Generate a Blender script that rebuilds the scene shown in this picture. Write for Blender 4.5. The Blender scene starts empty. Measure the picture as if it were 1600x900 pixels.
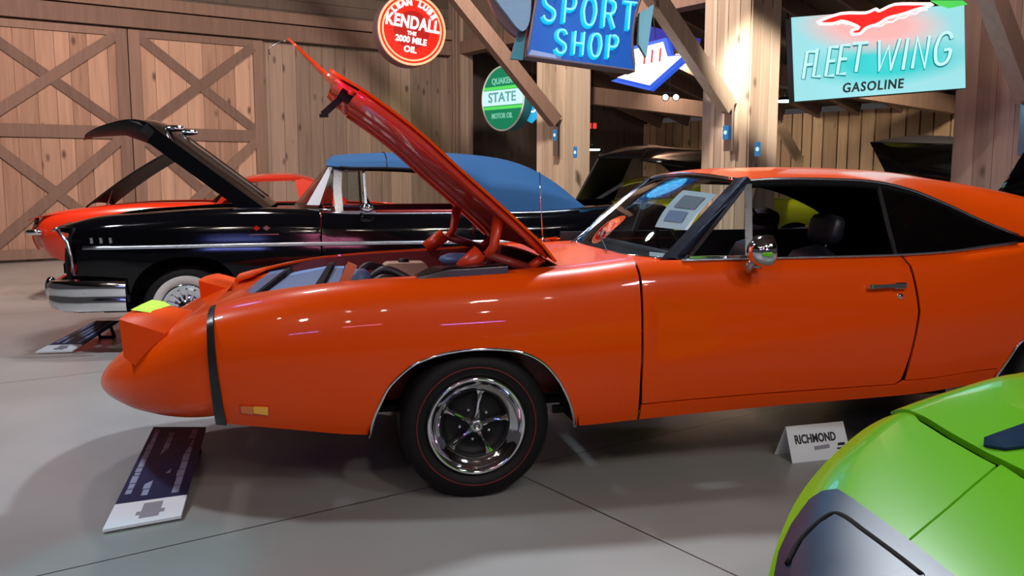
import bpy, math, random
from mathutils import Vector, Matrix
from mathutils.geometry import delaunay_2d_cdt
random.seed(7)
SC = bpy.context.scene
COL = SC.collection
# ------------------------------------------------------------------ camera
FPX, CAMH = 1400.0, 1.457
PITCH = math.atan(175 / 1400.0)
cd = bpy.data.cameras.new('camera'); cam = bpy.data.objects.new('camera', cd); COL.objects.link(cam)
cd.sensor_width = 36; cd.lens = 36 * FPX / 1600; cd.clip_start = .05; cd.clip_end = 200
cam.location = (0, 0, CAMH); cam.rotation_euler = (math.pi / 2 - PITCH, 0, 0)
SC.camera = cam
SC.view_settings.view_transform = 'Standard'; SC.view_settings.look = 'None'
SC.view_settings.gamma = 1; SC.view_settings.use_curve_mapping = False
SC.view_settings.exposure = 0.0
# ------------------------------------------------------------------ world and lamps' light
W = bpy.data.worlds.new('world'); SC.world = W; W.use_nodes = True
W.node_tree.nodes['Background'].inputs[0].default_value = (.55, .5, .52, 1)
W.node_tree.nodes['Background'].inputs[1].default_value = .085
LIGHTS = []
KEY = .46
def lamp(name, loc, power, col, size=.4, size_y=None, aim=None, spread=None, kind='AREA', blend=.6, cone=60):
    l = bpy.data.lights.new(name, kind); l.energy = power * KEY; l.color = col
    if kind == 'AREA':
        l.shape = 'RECTANGLE' if size_y else 'DISK'; l.size = size
        if size_y: l.size_y = size_y
        if spread: l.spread = math.radians(spread)
    elif kind == 'SPOT':
        l.shadow_soft_size = size; l.spot_size = math.radians(cone); l.spot_blend = blend
    else: l.shadow_soft_size = size
    o = bpy.data.objects.new(name, l); COL.objects.link(o); o.location = loc
    if aim is not None:
        d = Vector(aim) - Vector(loc); o.rotation_euler = d.to_track_quat('-Z', 'Y').to_euler()
    LIGHTS.append(o); return o
WARM = (1, .86, .74); COOL = (.85, .92, 1)
lamp('light_over_orange_car', (.8, 7.0, 5.2), 620, COOL, .4, aim=(.5, 4.3, 0))
lamp('light_over_aisle', (-4.2, 4.2, 5.2), 380, COOL, .5, aim=(-3.6, 4.8, 0))
lamp('blue_glow_on_floor', (-3.2, 6.6, 4.2), 150, (.2, .3, 1), .2, aim=(-2.0, 4.2, 0), kind='SPOT', cone=44, blend=1)
lamp('light_behind_viewer', (2.2, -1.6, 5.2), 135, WARM, .35, aim=(1.2, 3.8, .5))
lamp('light_behind_viewer_left', (-1.6, -2.4, 4.6), 95, WARM, .35, aim=(-.6, 4.0, .6))
lamp('light_by_barn_door', (-5.6, 10.4, 5.4), 780, (1, .76, .66), .5, aim=(-7.2, 15.4, 1.8))
lamp('light_over_black_car', (-2.6, 8.2, 5.2), 300, (1, .84, .8), .5, aim=(-3.4, 9.0, 0))
lamp('light_by_corner', (.4, 12.2, 5.2), 850, (1, .85, .72), .5, aim=(.0, 18.0, 2.0))
lamp('light_on_post', (1.9, 9.8, 5.0), 9500, (1, .88, .74), .10, aim=(3.42, 12.8, 3.02), kind='SPOT', cone=23, blend=.9)
lamp('light_on_near_post', (4.0, 7.6, 4.9), 420, (1, .78, .68), .3, aim=(5.6, 10.4, 2.4), kind='SPOT', cone=80, blend=.9)
lamp('light_in_side_aisle', (6.2, 13.6, 3.6), 330, (1, .84, .62), .4, aim=(8.2, 16.0, 1.5))
lamp('light_in_side_aisle_far', (3.4, 18.0, 3.8), 240, (1, .84, .66), .4, aim=(5.2, 20.0, 1.6))
lamp('light_green_car', (3.0, 1.0, 3.9), 85, COOL, .5, aim=(1.6, 1.9, .6))
lamp('glow_pink_by_hood', (-2.9, 2.9, 2.1), 900, (1, .10, .50), .2, aim=(-.75, 4.3, 2.02), kind='SPOT', cone=25, blend=1)
lamp('spot_teal_on_floor', (-2.6, 1.0, 4.8), 700, (.1, .9, 1), .1, aim=(-1.45, 3.15, 0), kind='SPOT', cone=11)
lamp('glow_cyan_over_soft_top', (-.6, 8.6, 4.6), 45, (.1, .65, 1), .4, aim=(-.6, 8.8, 1.6), kind='SPOT', cone=60)
lamp('glow_olive_on_wall', (-1.6, 16.0, 4.4), 200, (.8, 1, .25), .2, aim=(-2.3, 19.4, 2.2), kind='SPOT', cone=34)
for k_, (x_, y_, z_) in enumerate(((-.2, -1.2, 4.4), (.9, -2.6, 4.9), (1.6, -.6, 4.2), (3.4, -2.2, 5.0), (.3, -4.2, 4.3), (2.9, -3.6, 4.1), (-2.6, -1.0, 5.0), (4.4, -.8, 4.6))):
    lamp('small_highlight_light', (x_, y_, z_), 17, WARM, .11, aim=(x_ * .5 + .4, 3.9, .7))  # unseen small lights added for highlights along the body shoulder
lamp('streak_light_blue', (-1.3, -3.2, 3.0), 30, (.25, .3, 1), 1.2, .12, aim=(-.4, 3.9, .8))  # three unseen coloured lights added for streak reflections in the paint
lamp('streak_light_violet', (2.6, -3.4, 2.7), 30, (.6, .25, 1), 1.0, .12, aim=(1.7, 3.9, .9))
lamp('streak_light_pink', (.6, -3.4, 3.3), 16, (1, .25, .45), 1.0, .1, aim=(.7, 3.9, .9))
# ------------------------------------------------------------------ helpers
def cray(px, py):
    u = (px - 800) / FPX; v = (450 - py) / FPX; c, s = math.cos(PITCH), math.sin(PITCH)
    return Vector((u, c + v * s, -s + v * c))
def at(px, py, Y):                       # the point seen at a pixel at depth Y
    r = cray(px, py); return Vector((0, 0, CAMH)) + r * (Y / r.y)
def onground(px, py, z=0):
    r = cray(px, py); return Vector((0, 0, CAMH)) + r * ((z - CAMH) / r.z)
class Frame:
    def __init__(s, O, deg):
        a = math.radians(deg); s.O = Vector((O[0], O[1], 0)); s.deg = a
        s.A = Vector((math.cos(a), math.sin(a), 0)); s.N = Vector((-math.sin(a), math.cos(a), 0))
    def px(s, px, py, y=0):
        r = cray(px, py); c = Vector((0, 0, CAMH)); k = ((s.O - c).dot(s.N) + y) / r.dot(s.N); p = c + r * k
        return ((p - s.O).dot(s.A), p.z)
def props(o, label=None, cat=None, group=None, kind=None):
    for k, v in (('label', label), ('category', cat), ('group', group), ('kind', kind)):
        if v: o[k] = v
    return o
def empty(name, loc=(0, 0, 0), rz=0, rot=None, **k):
    o = bpy.data.objects.new(name, None); COL.objects.link(o); o.location = loc
    o.rotation_euler = rot if rot else (0, 0, rz); o.empty_display_size = .1
    return props(o, **k)
def mesh(name, vs, fs, mat, parent=None, smooth=False, loc=None, rot=None, attr=None, sharp=None, **k):
    me = bpy.data.meshes.new(name); me.from_pydata([tuple(v) for v in vs], [], fs); me.update()
    mats = mat if isinstance(mat, (list, tuple)) else [mat]
    for m in mats: me.materials.append(m)
    if smooth:
        me.polygons.foreach_set('use_smooth', [True] * len(me.polygons))
        if sharp: me.set_sharp_from_angle(angle=math.radians(sharp))
    if attr:
        a = me.attributes.new('rnd', 'FLOAT', 'POINT'); a.data.foreach_set('value', attr)
    o = bpy.data.objects.new(name, me); COL.objects.link(o)
    if parent: o.parent = parent
    if loc is not None: o.location = loc
    if rot is not None: o.rotation_euler = rot
    return props(o, **k)
class MB:
    def __init__(s): s.v = []; s.f = []; s.a = []
    def add(s, vs, fs, a=0.):
        n = len(s.v); s.v += [Vector(v) for v in vs]; s.f += [tuple(i + n for i in f) for f in fs]; s.a += [a] * len(vs)
    def box(s, x0, x1, y0, y1, z0, z1, a=0.):
        vs = [(x, y, z) for z in (z0, z1) for y in (y0, y1) for x in (x0, x1)]
        s.add(vs, [(0, 2, 3, 1), (4, 5, 7, 6), (0, 1, 5, 4), (2, 6, 7, 3), (0, 4, 6, 2), (1, 3, 7, 5)], a)
    def bar(s, p, q, w, h, up=(0, 0, 1), a=0.):       # rectangular bar from p to q
        p, q = Vector(p), Vector(q); d = (q - p).normalized(); up = Vector(up)
        e = d.cross(up)
        if e.length < 1e-4: e = d.cross(Vector((1, 0, 0)))
        e.normalize(); g = e.cross(d)
        vs = [b + e * (sx * w / 2) + g * (sy * h / 2) for b in (p, q) for sx, sy in ((-1, -1), (1, -1), (1, 1), (-1, 1))]
        s.add(vs, [(0, 1, 2, 3), (7, 6, 5, 4), (0, 4, 5, 1), (1, 5, 6, 2), (2, 6, 7, 3), (3, 7, 4, 0)], a)
    def tube(s, pts, r, n=8, closed=False, cap=True):
        pts = [Vector(p) for p in pts]; N = len(pts); rr = r if isinstance(r, (list, tuple)) else [r] * N
        rings = []; prev = None
        for i, p in enumerate(pts):
            a = pts[i - 1] if (i > 0 or closed) else p; b = pts[(i + 1) % N] if (i < N - 1 or closed) else p
            d = (b - a).normalized()
            if prev is None:
                e = d.cross(Vector((0, 0, 1)));
                if e.length < .05: e = d.cross(Vector((0, 1, 0)))
            else: e = prev - d * prev.dot(d)
            e.normalize(); prev = e; g = d.cross(e)
            rings.append([p + (e * math.cos(2 * math.pi * k / n) + g * math.sin(2 * math.pi * k / n)) * rr[i] for k in range(n)])
        vs = [v for q in rings for v in q]; fs = []
        for i in range(N if closed else N - 1):
            j = (i + 1) % N
            for k in range(n): fs.append((i * n + k, i * n + (k + 1) % n, j * n + (k + 1) % n, j * n + k))
        if cap and not closed: fs += [tuple(range(n))[::-1], tuple((N - 1) * n + k for k in range(n))]
        s.add(vs, fs)
    def lathe(s, prof, n=48, axis='Y', c=(0, 0, 0)):      # prof: (r, h)
        vs = []; fs = []; m = len(prof); c = Vector(c)
        for i in range(n):
            t = 2 * math.pi * i / n; ct, st = math.cos(t), math.sin(t)
            for r, h in prof:
                vs.append(c + (Vector((r * ct, h, r * st)) if axis == 'Y' else Vector((r * ct, r * st, h)) if axis == 'Z' else Vector((h, r * ct, r * st))))
        for i in range(n):
            j = (i + 1) % n
            for k in range(m - 1): fs.append((i * m + k, j * m + k, j * m + k + 1, i * m + k + 1))
        s.add(vs, fs)
    def loft(s, rings, closed=True, caps=True):
        n = len(rings[0]); vs = [v for r in rings for v in r]; fs = []
        for i in range(len(rings) - 1):
            for k in range(n if closed else n - 1):
                fs.append((i * n + k, i * n + (k + 1) % n, (i + 1) * n + (k + 1) % n, (i + 1) * n + k))
        if caps and closed: fs += [tuple(range(n))[::-1], tuple((len(rings) - 1) * n + k for k in range(n))]
        s.add(vs, fs)
    def prism(s, poly, y0, y1, ax='xz'):
        n = len(poly)
        def P(a, b, y): return (a, y, b) if ax == 'xz' else (a, b, y)
        vs = [P(a, b, y0) for a, b in poly] + [P(a, b, y1) for a, b in poly]
        s.add(vs, [tuple(range(n)), tuple(range(2 * n - 1, n - 1, -1))] + [(i, i + n, (i + 1) % n + n, (i + 1) % n) for i in range(n)])
    def obj(s, name, mat, parent=None, smooth=False, **k):
        return mesh(name, s.v, s.f, mat, parent, smooth, attr=s.a, **k)
def interp(tab, x):
    if x <= tab[0][0]: return tab[0][1]
    for (a, p), (b, q) in zip(tab, tab[1:]):
        if x <= b:
            return p + (q - p) * (x - a) / (b - a)
    return tab[-1][1]
def sinterp(tab, x):                      # smooth (Catmull-Rom on a function table)
    n = len(tab)
    if x <= tab[0][0]: return tab[0][1]
    if x >= tab[-1][0]: return tab[-1][1]
    for i in range(n - 1):
        if x <= tab[i + 1][0]:
            x0, y0 = tab[i]; x1, y1 = tab[i + 1]; h = x1 - x0; u = (x - x0) / h
            m0 = (y1 - tab[i - 1][1]) / (x1 - tab[i - 1][0]) if i > 0 else (y1 - y0) / h
            m1 = (tab[i + 2][1] - y0) / (tab[i + 2][0] - x0) if i < n - 2 else (y1 - y0) / h
            return (2*u**3-3*u*u+1)*y0 + (u**3-2*u*u+u)*h*m0 + (-2*u**3+3*u*u)*y1 + (u**3-u*u)*h*m1
def curve(pts, n=6, closed=False):        # Catmull-Rom through points of any dimension
    P = [Vector(p) for p in pts]; out = []; N = len(P)
    for i in range(N if closed else N - 1):
        a = P[(i - 1) % N] if (closed or i > 0) else P[i] * 2 - P[i + 1]; b = P[i]; c = P[(i + 1) % N]
        d = P[(i + 2) % N] if (closed or i < N - 2) else c * 2 - b
        for k in range(n):
            t = k / n
            out.append(.5 * ((2 * b) + (c - a) * t + (2 * a - 5 * b + 4 * c - d) * t * t + (3 * b - a - 3 * c + d) * t ** 3))
    if not closed: out.append(P[-1])
    return out
def resample(poly, step):
    out = []
    for i, a in enumerate(poly):
        b = poly[(i + 1) % len(poly)]; a = Vector(a[:2]); b = Vector(b[:2]); m = max(1, int((b - a).length / step))
        for k in range(m): out.append(a + (b - a) * k / m)
    return out
def inside(p, poly):
    x, y = p; c = False; j = len(poly) - 1
    for i in range(len(poly)):
        xi, yi = poly[i]; xj, yj = poly[j]
        if (yi > y) != (yj > y) and x < (xj - xi) * (y - yi) / (yj - yi) + xi: c = not c
        j = i
    return c
def edge_sharp(me):
    cnt = {}
    for p in me.polygons:
        for k in p.edge_keys: cnt[k] = cnt.get(k, 0) + 1
    for e in me.edges:
        if cnt.get(tuple(sorted(e.vertices)), 0) == 1: e.use_edge_sharp = True
def skin(name, outline, fn, mat, parent=None, step=.035, thick=.012, off=-1, sy=1.0, smooth=True, **k):
    """surface patch: 2-D outline filled with an even triangulation, mapped to space by fn, given thickness"""
    ol = resample([(a, b * sy) for a, b in outline], step)
    xs = [p.x for p in ol]; ys = [p.y for p in ol]; P = [tuple(p) for p in ol]; pts = list(ol)
    nx = int((max(xs) - min(xs)) / step) + 1; ny = int((max(ys) - min(ys)) / step) + 1
    lim = (step * .45) ** 2
    for i in range(nx + 1):
        for j in range(ny + 1):
            q = Vector((min(xs) + i * step, min(ys) + j * step))
            if inside(q, P) and min((q.x - p[0]) ** 2 + (q.y - p[1]) ** 2 for p in P) > lim: pts.append(q)
    m = len(ol)
    r = delaunay_2d_cdt(pts, [(i, (i + 1) % m) for i in range(m)], [], 1, 1e-6)
    vs = [fn(v.x, v.y / sy) for v in r[0]]
    o = mesh(name, vs, [tuple(f) for f in r[2]], mat, parent, smooth, **k)
    edge_sharp(o.data)
    if thick:
        md = o.modifiers.new('thick', 'SOLIDIFY'); md.thickness = thick; md.offset = off
    return o
def grid(name, fn, nu, nv, mat, parent=None, thick=0, off=-1, **k):
    vs = [fn(i / nu, j / nv) for i in range(nu + 1) for j in range(nv + 1)]
    fs = [(i*(nv+1)+j, (i+1)*(nv+1)+j, (i+1)*(nv+1)+j+1, i*(nv+1)+j+1) for i in range(nu) for j in range(nv)]
    o = mesh(name, vs, fs, mat, parent, True, **k)
    edge_sharp(o.data)
    if thick:
        md = o.modifiers.new('thick', 'SOLIDIFY'); md.thickness = thick; md.offset = off
    return o
def text(name, s, size, mat, parent, loc, rot=(math.pi/2, 0, 0), ext=.004, fat=0, sx=1, shear=0, space=1, **k):
    c = bpy.data.curves.new(name, 'FONT'); c.body = s; c.size = size; c.extrude = ext; c.offset = fat; c.shear = shear
    c.align_x = 'CENTER'; c.align_y = 'CENTER'; c.space_character = space; c.resolution_u = 3
    t = bpy.data.objects.new(name, c); COL.objects.link(t); bpy.context.view_layer.update()
    me = bpy.data.meshes.new_from_object(t.evaluated_get(bpy.context.evaluated_depsgraph_get()))
    bpy.data.objects.remove(t); me.materials.clear(); me.materials.append(mat)
    o = bpy.data.objects.new(name, me); COL.objects.link(o); o.parent = parent; o.location = loc; o.rotation_euler = rot; o.scale = (sx, 1, 1)
    return props(o, **k)
def copy_tree(o, parent=None):
    c = o.copy(); COL.objects.link(c); c.parent = parent
    for ch in list(o.children): copy_tree(ch, c)
    return c
# ------------------------------------------------------------------ materials
MT = {}
def nodes(name):
    m = bpy.data.materials.new(name); m.use_nodes = True; MT[name] = m
    return m, m.node_tree.nodes, m.node_tree.links, m.node_tree.nodes['Principled BSDF']
def plain(name, col, rough=.5, metal=0, coat=0, spec=.5, bump=0, bscale=60):
    m, N, L, b = nodes(name)
    b.inputs['Base Color'].default_value = (*col, 1); b.inputs['Roughness'].default_value = rough
    b.inputs['Metallic'].default_value = metal; b.inputs['Coat Weight'].default_value = coat; b.inputs['Coat Roughness'].default_value = .03
    b.inputs['Specular IOR Level'].default_value = spec
    tc = N.new('ShaderNodeTexCoord'); n = N.new('ShaderNodeTexNoise'); n.inputs['Scale'].default_value = bscale; n.inputs['Detail'].default_value = 3
    L.new(tc.outputs['Object'], n.inputs['Vector'])
    if bump:
        bp = N.new('ShaderNodeBump'); bp.inputs['Strength'].default_value = bump; bp.inputs['Distance'].default_value = .01
        L.new(n.outputs['Fac'], bp.inputs['Height']); L.new(bp.outputs['Normal'], b.inputs['Normal'])
    elif coat < .5:
        r = N.new('ShaderNodeMapRange'); r.inputs['To Min'].default_value = max(0, rough - .03); r.inputs['To Max'].default_value = rough + .04
        L.new(n.outputs['Fac'], r.inputs['Value']); L.new(r.outputs['Result'], b.inputs['Roughness'])
    return m
def emit(name, col, s):
    m, N, L, b = nodes(name)
    b.inputs['Base Color'].default_value = (*[min(1, c) * .15 for c in col], 1); b.inputs['Emission Color'].default_value = (*col, 1); b.inputs['Emission Strength'].default_value = s
    return m
def glass(name, tint=(.85, .95, .95), alpha=.12, rough=.02):
    m, N, L, b = nodes(name)
    out = N['Material Output']; tr = N.new('ShaderNodeBsdfTransparent'); tr.inputs[0].default_value = (*tint, 1)
    gl = N.new('ShaderNodeBsdfGlossy'); gl.inputs['Roughness'].default_value = rough; fr = N.new('ShaderNodeLayerWeight'); fr.inputs[0].default_value = .35
    mr = N.new('ShaderNodeMapRange'); mr.inputs['To Min'].default_value = alpha; mr.inputs['To Max'].default_value = .75
    mx = N.new('ShaderNodeMixShader'); L.new(fr.outputs['Fresnel'], mr.inputs['Value']); L.new(mr.outputs[0], mx.inputs[0])
    L.new(tr.outputs[0], mx.inputs[1]); L.new(gl.outputs[0], mx.inputs[2]); L.new(mx.outputs[0], out.inputs[0]); return m
def wood(name, dark, light, scale=1.0, knots=True, rough=.75):
    """boards: grain stretched along local z, each board its own tone from the 'rnd' attribute, scattered knots"""
    m, N, L, b = nodes(name)
    tc = N.new('ShaderNodeTexCoord'); at_ = N.new('ShaderNodeAttribute'); at_.attribute_name = 'rnd'
    off = N.new('ShaderNodeVectorMath'); off.operation = 'MULTIPLY_ADD'; off.inputs[1].default_value = (7, 3, 11)
    cmb = N.new('ShaderNodeCombineXYZ')
    for i in range(3): L.new(at_.outputs['Fac'], cmb.inputs[i])
    L.new(cmb.outputs[0], off.inputs[0]); L.new(tc.outputs['Object'], off.inputs[2])
    mp = N.new('ShaderNodeMapping'); mp.inputs['Scale'].default_value = (14 * scale, 14 * scale, .9 * scale); L.new(off.outputs[0], mp.inputs[0])
    n = N.new('ShaderNodeTexNoise'); n.inputs['Scale'].default_value = 1; n.inputs['Detail'].default_value = 6; n.inputs['Distortion'].default_value = .6; L.new(mp.outputs[0], n.inputs['Vector'])
    ad = N.new('ShaderNodeMath'); ad.operation = 'MULTIPLY_ADD'; ad.inputs[1].default_value = .75; L.new(at_.outputs['Fac'], ad.inputs[0])
    ms = N.new('ShaderNodeMath'); ms.operation = 'MULTIPLY_ADD'; ms.inputs[1].default_value = .9; ms.inputs[2].default_value = -.32; L.new(n.outputs['Fac'], ms.inputs[0]); L.new(ms.outputs[0], ad.inputs[2])
    mix = N.new('ShaderNodeMix'); mix.data_type = 'RGBA'; mix.inputs[6].default_value = (*dark, 1); mix.inputs[7].default_value = (*light, 1); L.new(ad.outputs[0], mix.inputs[0])
    col = mix.outputs[2]
    if knots:
        mk = N.new('ShaderNodeMapping'); mk.inputs['Scale'].default_value = (3.2, 3.2, 1.5); L.new(off.outputs[0], mk.inputs[0])
        v = N.new('ShaderNodeTexVoronoi'); v.inputs['Scale'].default_value = 1; L.new(mk.outputs[0], v.inputs['Vector'])
        kr = N.new('ShaderNodeMapRange'); kr.inputs['From Min'].default_value = .05; kr.inputs['From Max'].default_value = .16; kr.inputs['To Min'].default_value = .85; kr.inputs['To Max'].default_value = 0
        L.new(v.outputs['Distance'], kr.inputs['Value'])
        m2 = N.new('ShaderNodeMix'); m2.data_type = 'RGBA'; m2.inputs[7].default_value = (dark[0]*.25, dark[1]*.2, dark[2]*.18, 1)
        L.new(kr.outputs[0], m2.inputs[0]); L.new(col, m2.inputs[6]); col = m2.outputs[2]
    L.new(col, b.inputs['Base Color']); b.inputs['Roughness'].default_value = rough
    bp = N.new('ShaderNodeBump'); bp.inputs['Strength'].default_value = .25; bp.inputs['Distance'].default_value = .01; L.new(n.outputs['Fac'], bp.inputs['Height']); L.new(bp.outputs[0], b.inputs['Normal'])
    return m
m_door = wood('door_boards', (.22, .12, .08), (.50, .31, .22))
m_brace = wood('door_braces', (.12, .07, .052), (.23, .14, .105), knots=False)
m_wall = wood('brown_boards', (.13, .09, .07), (.32, .225, .175))
m_post = wood('pale_timber', (.34, .25, .18), (.60, .47, .36))
m_rose = wood('rosy_timber', (.25, .155, .12), (.42, .28, .22))
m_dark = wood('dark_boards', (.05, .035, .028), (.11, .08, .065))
m_tan = wood('tan_boards', (.22, .14, .08), (.42, .29, .18))
m_orange = plain('orange_paint', (.80, .072, .0008), .32, 0, .38, .12)
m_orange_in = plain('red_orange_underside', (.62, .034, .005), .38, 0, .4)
m_bay = plain('engine_bay_paint', (.22, .018, .016), .45, 0, .2)
m_black = plain('black_paint', (.002, .002, .003), .07, 0, .0, .38)
m_chrome = plain('chrome', (.78, .8, .83), .07, 1)
m_dchrome = plain('satin_chrome', (.5, .52, .55), .22, 1)
m_tyre = plain('tyre_rubber', (.006, .005, .006), .6, spec=.25, bump=.1)
m_redline = plain('tyre_red_line', (.16, .008, .012), .6)
m_white = plain('whitewall_rubber', (.62, .57, .54), .5)
m_satin = plain('black_satin', (.005, .005, .006), .5, spec=.25)
m_matte = plain('black_matte', (.004, .004, .005), .8, spec=.2)
m_band = plain('black_band_tape', (.012, .012, .014), .3)
m_vinyl = plain('black_vinyl', (.012, .013, .02), .4, bump=.15, bscale=200)
m_top = plain('blue_soft_top_cloth', (.006, .070, .19), .8, bump=.3, bscale=300)
m_redin = plain('red_vinyl', (.30, .012, .012), .4)
m_red = plain('red_paint', (.72, .035, .008), .2, 0, 1)
m_green = plain('lime_paint', (.12, .43, .006), .25, 0, .5, .2)
m_olive = plain('yellow_green_paint', (.38, .42, .004), .3, 0, .6)
m_stripe = plain('blue_black_plastic', (.002, .020, .050), .32, 0, .0, .3)
m_beige = plain('beige_plastic', (.52, .36, .26), .5)
m_slate = plain('slate_blue_plastic', (.06, .11, .24), .45)
m_slate2 = plain('pale_blue_plastic', (.12, .22, .42), .45)
m_amber = plain('amber_lens', (1.0, .48, .02), .2, 0, .6)
m_amberd = plain('dark_amber_lens', (.75, .16, .01), .25, 0, .6)
m_paper = plain('paper', (.78, .80, .86), .6)
m_ink = plain('black_ink', (.02, .02, .025), .6)
m_grey = plain('grey_print', (.28, .27, .32), .6)
m_navy = plain('navy_board', (.012, .022, .075), .4)
m_pale = plain('pale_print', (.28, .32, .48), .5)
m_bright = plain('bright_trim_metal', (.50, .54, .60), .28, 1)
m_pillar = plain('chrome_pillar_blue_reflection', (.24, .29, .40), .18, 1)  # chrome pillar; its blue reflections are put into the base colour
m_steel = plain('dull_steel', (.22, .2, .19), .45, 1)
m_redlens = plain('red_lens', (.5, .01, .01), .15, 0, 1)
m_glass = glass('window_glass', (.8, .92, .94), .09)
m_qglass = glass('dark_window_glass', (.35, .38, .42), .24, .08)
m_cover = plain('glossy_black_cover', (.004, .004, .006), .25)
m_yellow = plain('lime_sticker', (.45, .9, .03), .5)
m_pinkin = plain('salmon_cowl', (.72, .20, .10), .3, 0, .8)

def floor_mat():
    m, N, L, b = nodes('polished_concrete')
    tc = N.new('ShaderNodeTexCoord'); n = N.new('ShaderNodeTexNoise'); n.inputs['Scale'].default_value = .7; n.inputs['Detail'].default_value = 6
    L.new(tc.outputs['Object'], n.inputs['Vector'])
    r = N.new('ShaderNodeValToRGB'); r.color_ramp.elements[0].position = .3; r.color_ramp.elements[0].color = (.26, .258, .25, 1); r.color_ramp.elements[1].position = .75; r.color_ramp.elements[1].color = (.35, .347, .34, 1)
    L.new(n.outputs['Fac'], r.inputs[0])
    sp = N.new('ShaderNodeSeparateXYZ'); L.new(tc.outputs['Object'], sp.inputs[0]); fac = None
    for ax, period, wd, sh in (('X', 3.6, .0045, .273), ('Y', 3.6, .0045, 0)):
        o_ = N.new('ShaderNodeMath'); o_.operation = 'ADD'; o_.inputs[1].default_value = sh; L.new(sp.outputs[ax], o_.inputs[0])
        a = N.new('ShaderNodeMath'); a.operation = 'PINGPONG'; a.inputs[1].default_value = period / 2; L.new(o_.outputs[0], a.inputs[0])
        c = N.new('ShaderNodeMath'); c.operation = 'LESS_THAN'; c.inputs[1].default_value = wd; L.new(a.outputs[0], c.inputs[0])
        if fac is None: fac = c.outputs[0]
        else:
            mx = N.new('ShaderNodeMath'); mx.operation = 'MAXIMUM'; L.new(fac, mx.inputs[0]); L.new(c.outputs[0], mx.inputs[1]); fac = mx.outputs[0]
    mix = N.new('ShaderNodeMix'); mix.data_type = 'RGBA'; mix.inputs[7].default_value = (.03, .028, .026, 1); L.new(fac, mix.inputs[0]); L.new(r.outputs[0], mix.inputs[6])
    L.new(mix.outputs[2], b.inputs['Base Color'])
    n2 = N.new('ShaderNodeTexNoise'); n2.inputs['Scale'].default_value = 2.5; n2.inputs['Detail'].default_value = 4; L.new(tc.outputs['Object'], n2.inputs['Vector'])
    mr = N.new('ShaderNodeMapRange'); mr.inputs['To Min'].default_value = .22; mr.inputs['To Max'].default_value = .42; L.new(n2.outputs['Fac'], mr.inputs['Value']); L.new(mr.outputs[0], b.inputs['Roughness'])
    return m
# ================================================================== THE BARN
C0 = Vector((-1.3, 20.2, 0))
ANG_A = math.radians(215); ANG_B = math.radians(-55)
a_dir = Vector((math.cos(ANG_A), math.sin(ANG_A), 0)); b_dir = Vector((math.cos(ANG_B), math.sin(ANG_B), 0))
def onplane(px, py, O, d, n, y=0):      # plane through O + n*y, spanned by d and up
    r = cray(px, py); c = Vector((0, 0, CAMH)); k = (O + n * y - c).dot(n) / r.dot(n); p = c + r * k
    return ((p - O).dot(d), p.z)
def A(px, py, y=.1): return onplane(px, py, C0, a_dir, b_dir, y)
def B(px, py, y=.1): return onplane(px, py, C0, b_dir, -a_dir, -y)   # y towards the nave
fl = MB(); J0 = Vector((.137, 4.116, 0))
fl.box(-28, 28, -24, 24, -.2, 0)
mesh('floor', fl.v, fl.f, floor_mat(), None, loc=J0, rot=(0, 0, ANG_B), kind='structure')
def planks(name, O, ang, u0, u1, z0, z1, w, mat, y0=0, y1=.03, jit=.006, horiz=False, parent=None, batten=0, gap=.006, **k):
    m = MB(); x = u0
    if horiz:
        z = z0
        while z < z1 - 1e-3:
            e = min(z1, z + w); j = random.uniform(0, jit); m.box(u0, u1, y0, y1 + j, z, e - .006, random.random()); z = e
    else:
        while x < u1 - 1e-3:
            ww = w * random.uniform(.82, 1.18); e = min(u1, x + ww); j = random.uniform(0, jit)
            m.box(x, e - gap, y0, y1 + j, z0, z1, random.random())
            if batten: m.box(e - .003 - batten/2, e - .003 + batten/2, y1 + j, y1 + j + .02, z0, z1, random.random())
            x = e
    m.box(u0, u1, y0 - .03, y0 + .001, z0, z1, .0) if gap < .02 else m.box(u0, u1, y1 + .02, y1 + .05, z0, z1, -.6)
    return m.obj(name, mat, parent, loc=O if parent is None else (0, 0, 0), rot=(0, 0, ang) if parent is None else None, **k)
# wall A (with the sliding doors); local x runs left from the corner, local y faces the viewer
zb0 = 4.15
planks('wall_back', C0, ANG_A, -.1, 13.5, 0, zb0 + .3, .26, m_wall, kind='structure')
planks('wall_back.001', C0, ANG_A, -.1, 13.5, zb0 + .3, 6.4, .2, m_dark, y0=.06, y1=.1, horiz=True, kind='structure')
t = MB(); t.box(-.1, 13.5, .1, .30, zb0 + .22, zb0 + .42, .5); t.box(-.1, 13.5, .10, .24, zb0 - .10, zb0 + .2, .2)
t.obj('trim_track_beam', m_brace, None, loc=C0, rot=(0, 0, ANG_A), kind='structure')
def door_leaf(name, u0, u1, z1, zm):
    root = planks(name, C0, ANG_A, u0, u1, .05, z1, .29, m_door, y0=.05, y1=.085, jit=.004, kind='structure')
    y0, y1 = .09, .125
    def part(n, *bx):
        m = MB(); m.box(*bx, random.random()); o = m.obj(n, m_brace, root); return o
    w = .19
    part('stile', u0, u0 + w, y0, y1, .05, z1); part('stile', u1 - w, u1, y0, y1, .05, z1)
    part('rail', u0 + w, u1 - w, y0, y1, z1 - w * .7, z1); part('rail', u0 + w, u1 - w, y0, y1, zm - .11, zm + .11); part('rail', u0 + w, u1 - w, y0, y1, .05, .22)
    for za, zb in ((.22, zm - .11), (zm + .11, z1 - w * .7)):
        for s in (0, 1):
            m = MB(); p = (u0 + w, 0, za if s else zb); q = (u1 - w, 0, zb if s else za)
            yy = .105 if s else .112
            m.bar((p[0], yy, p[2]), (q[0], yy, q[2]), .035, .17, up=(0, 1, 0) if False else (0, 0, 1), a=random.random())
            m.obj('brace', m_brace, root)
    return root
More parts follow.
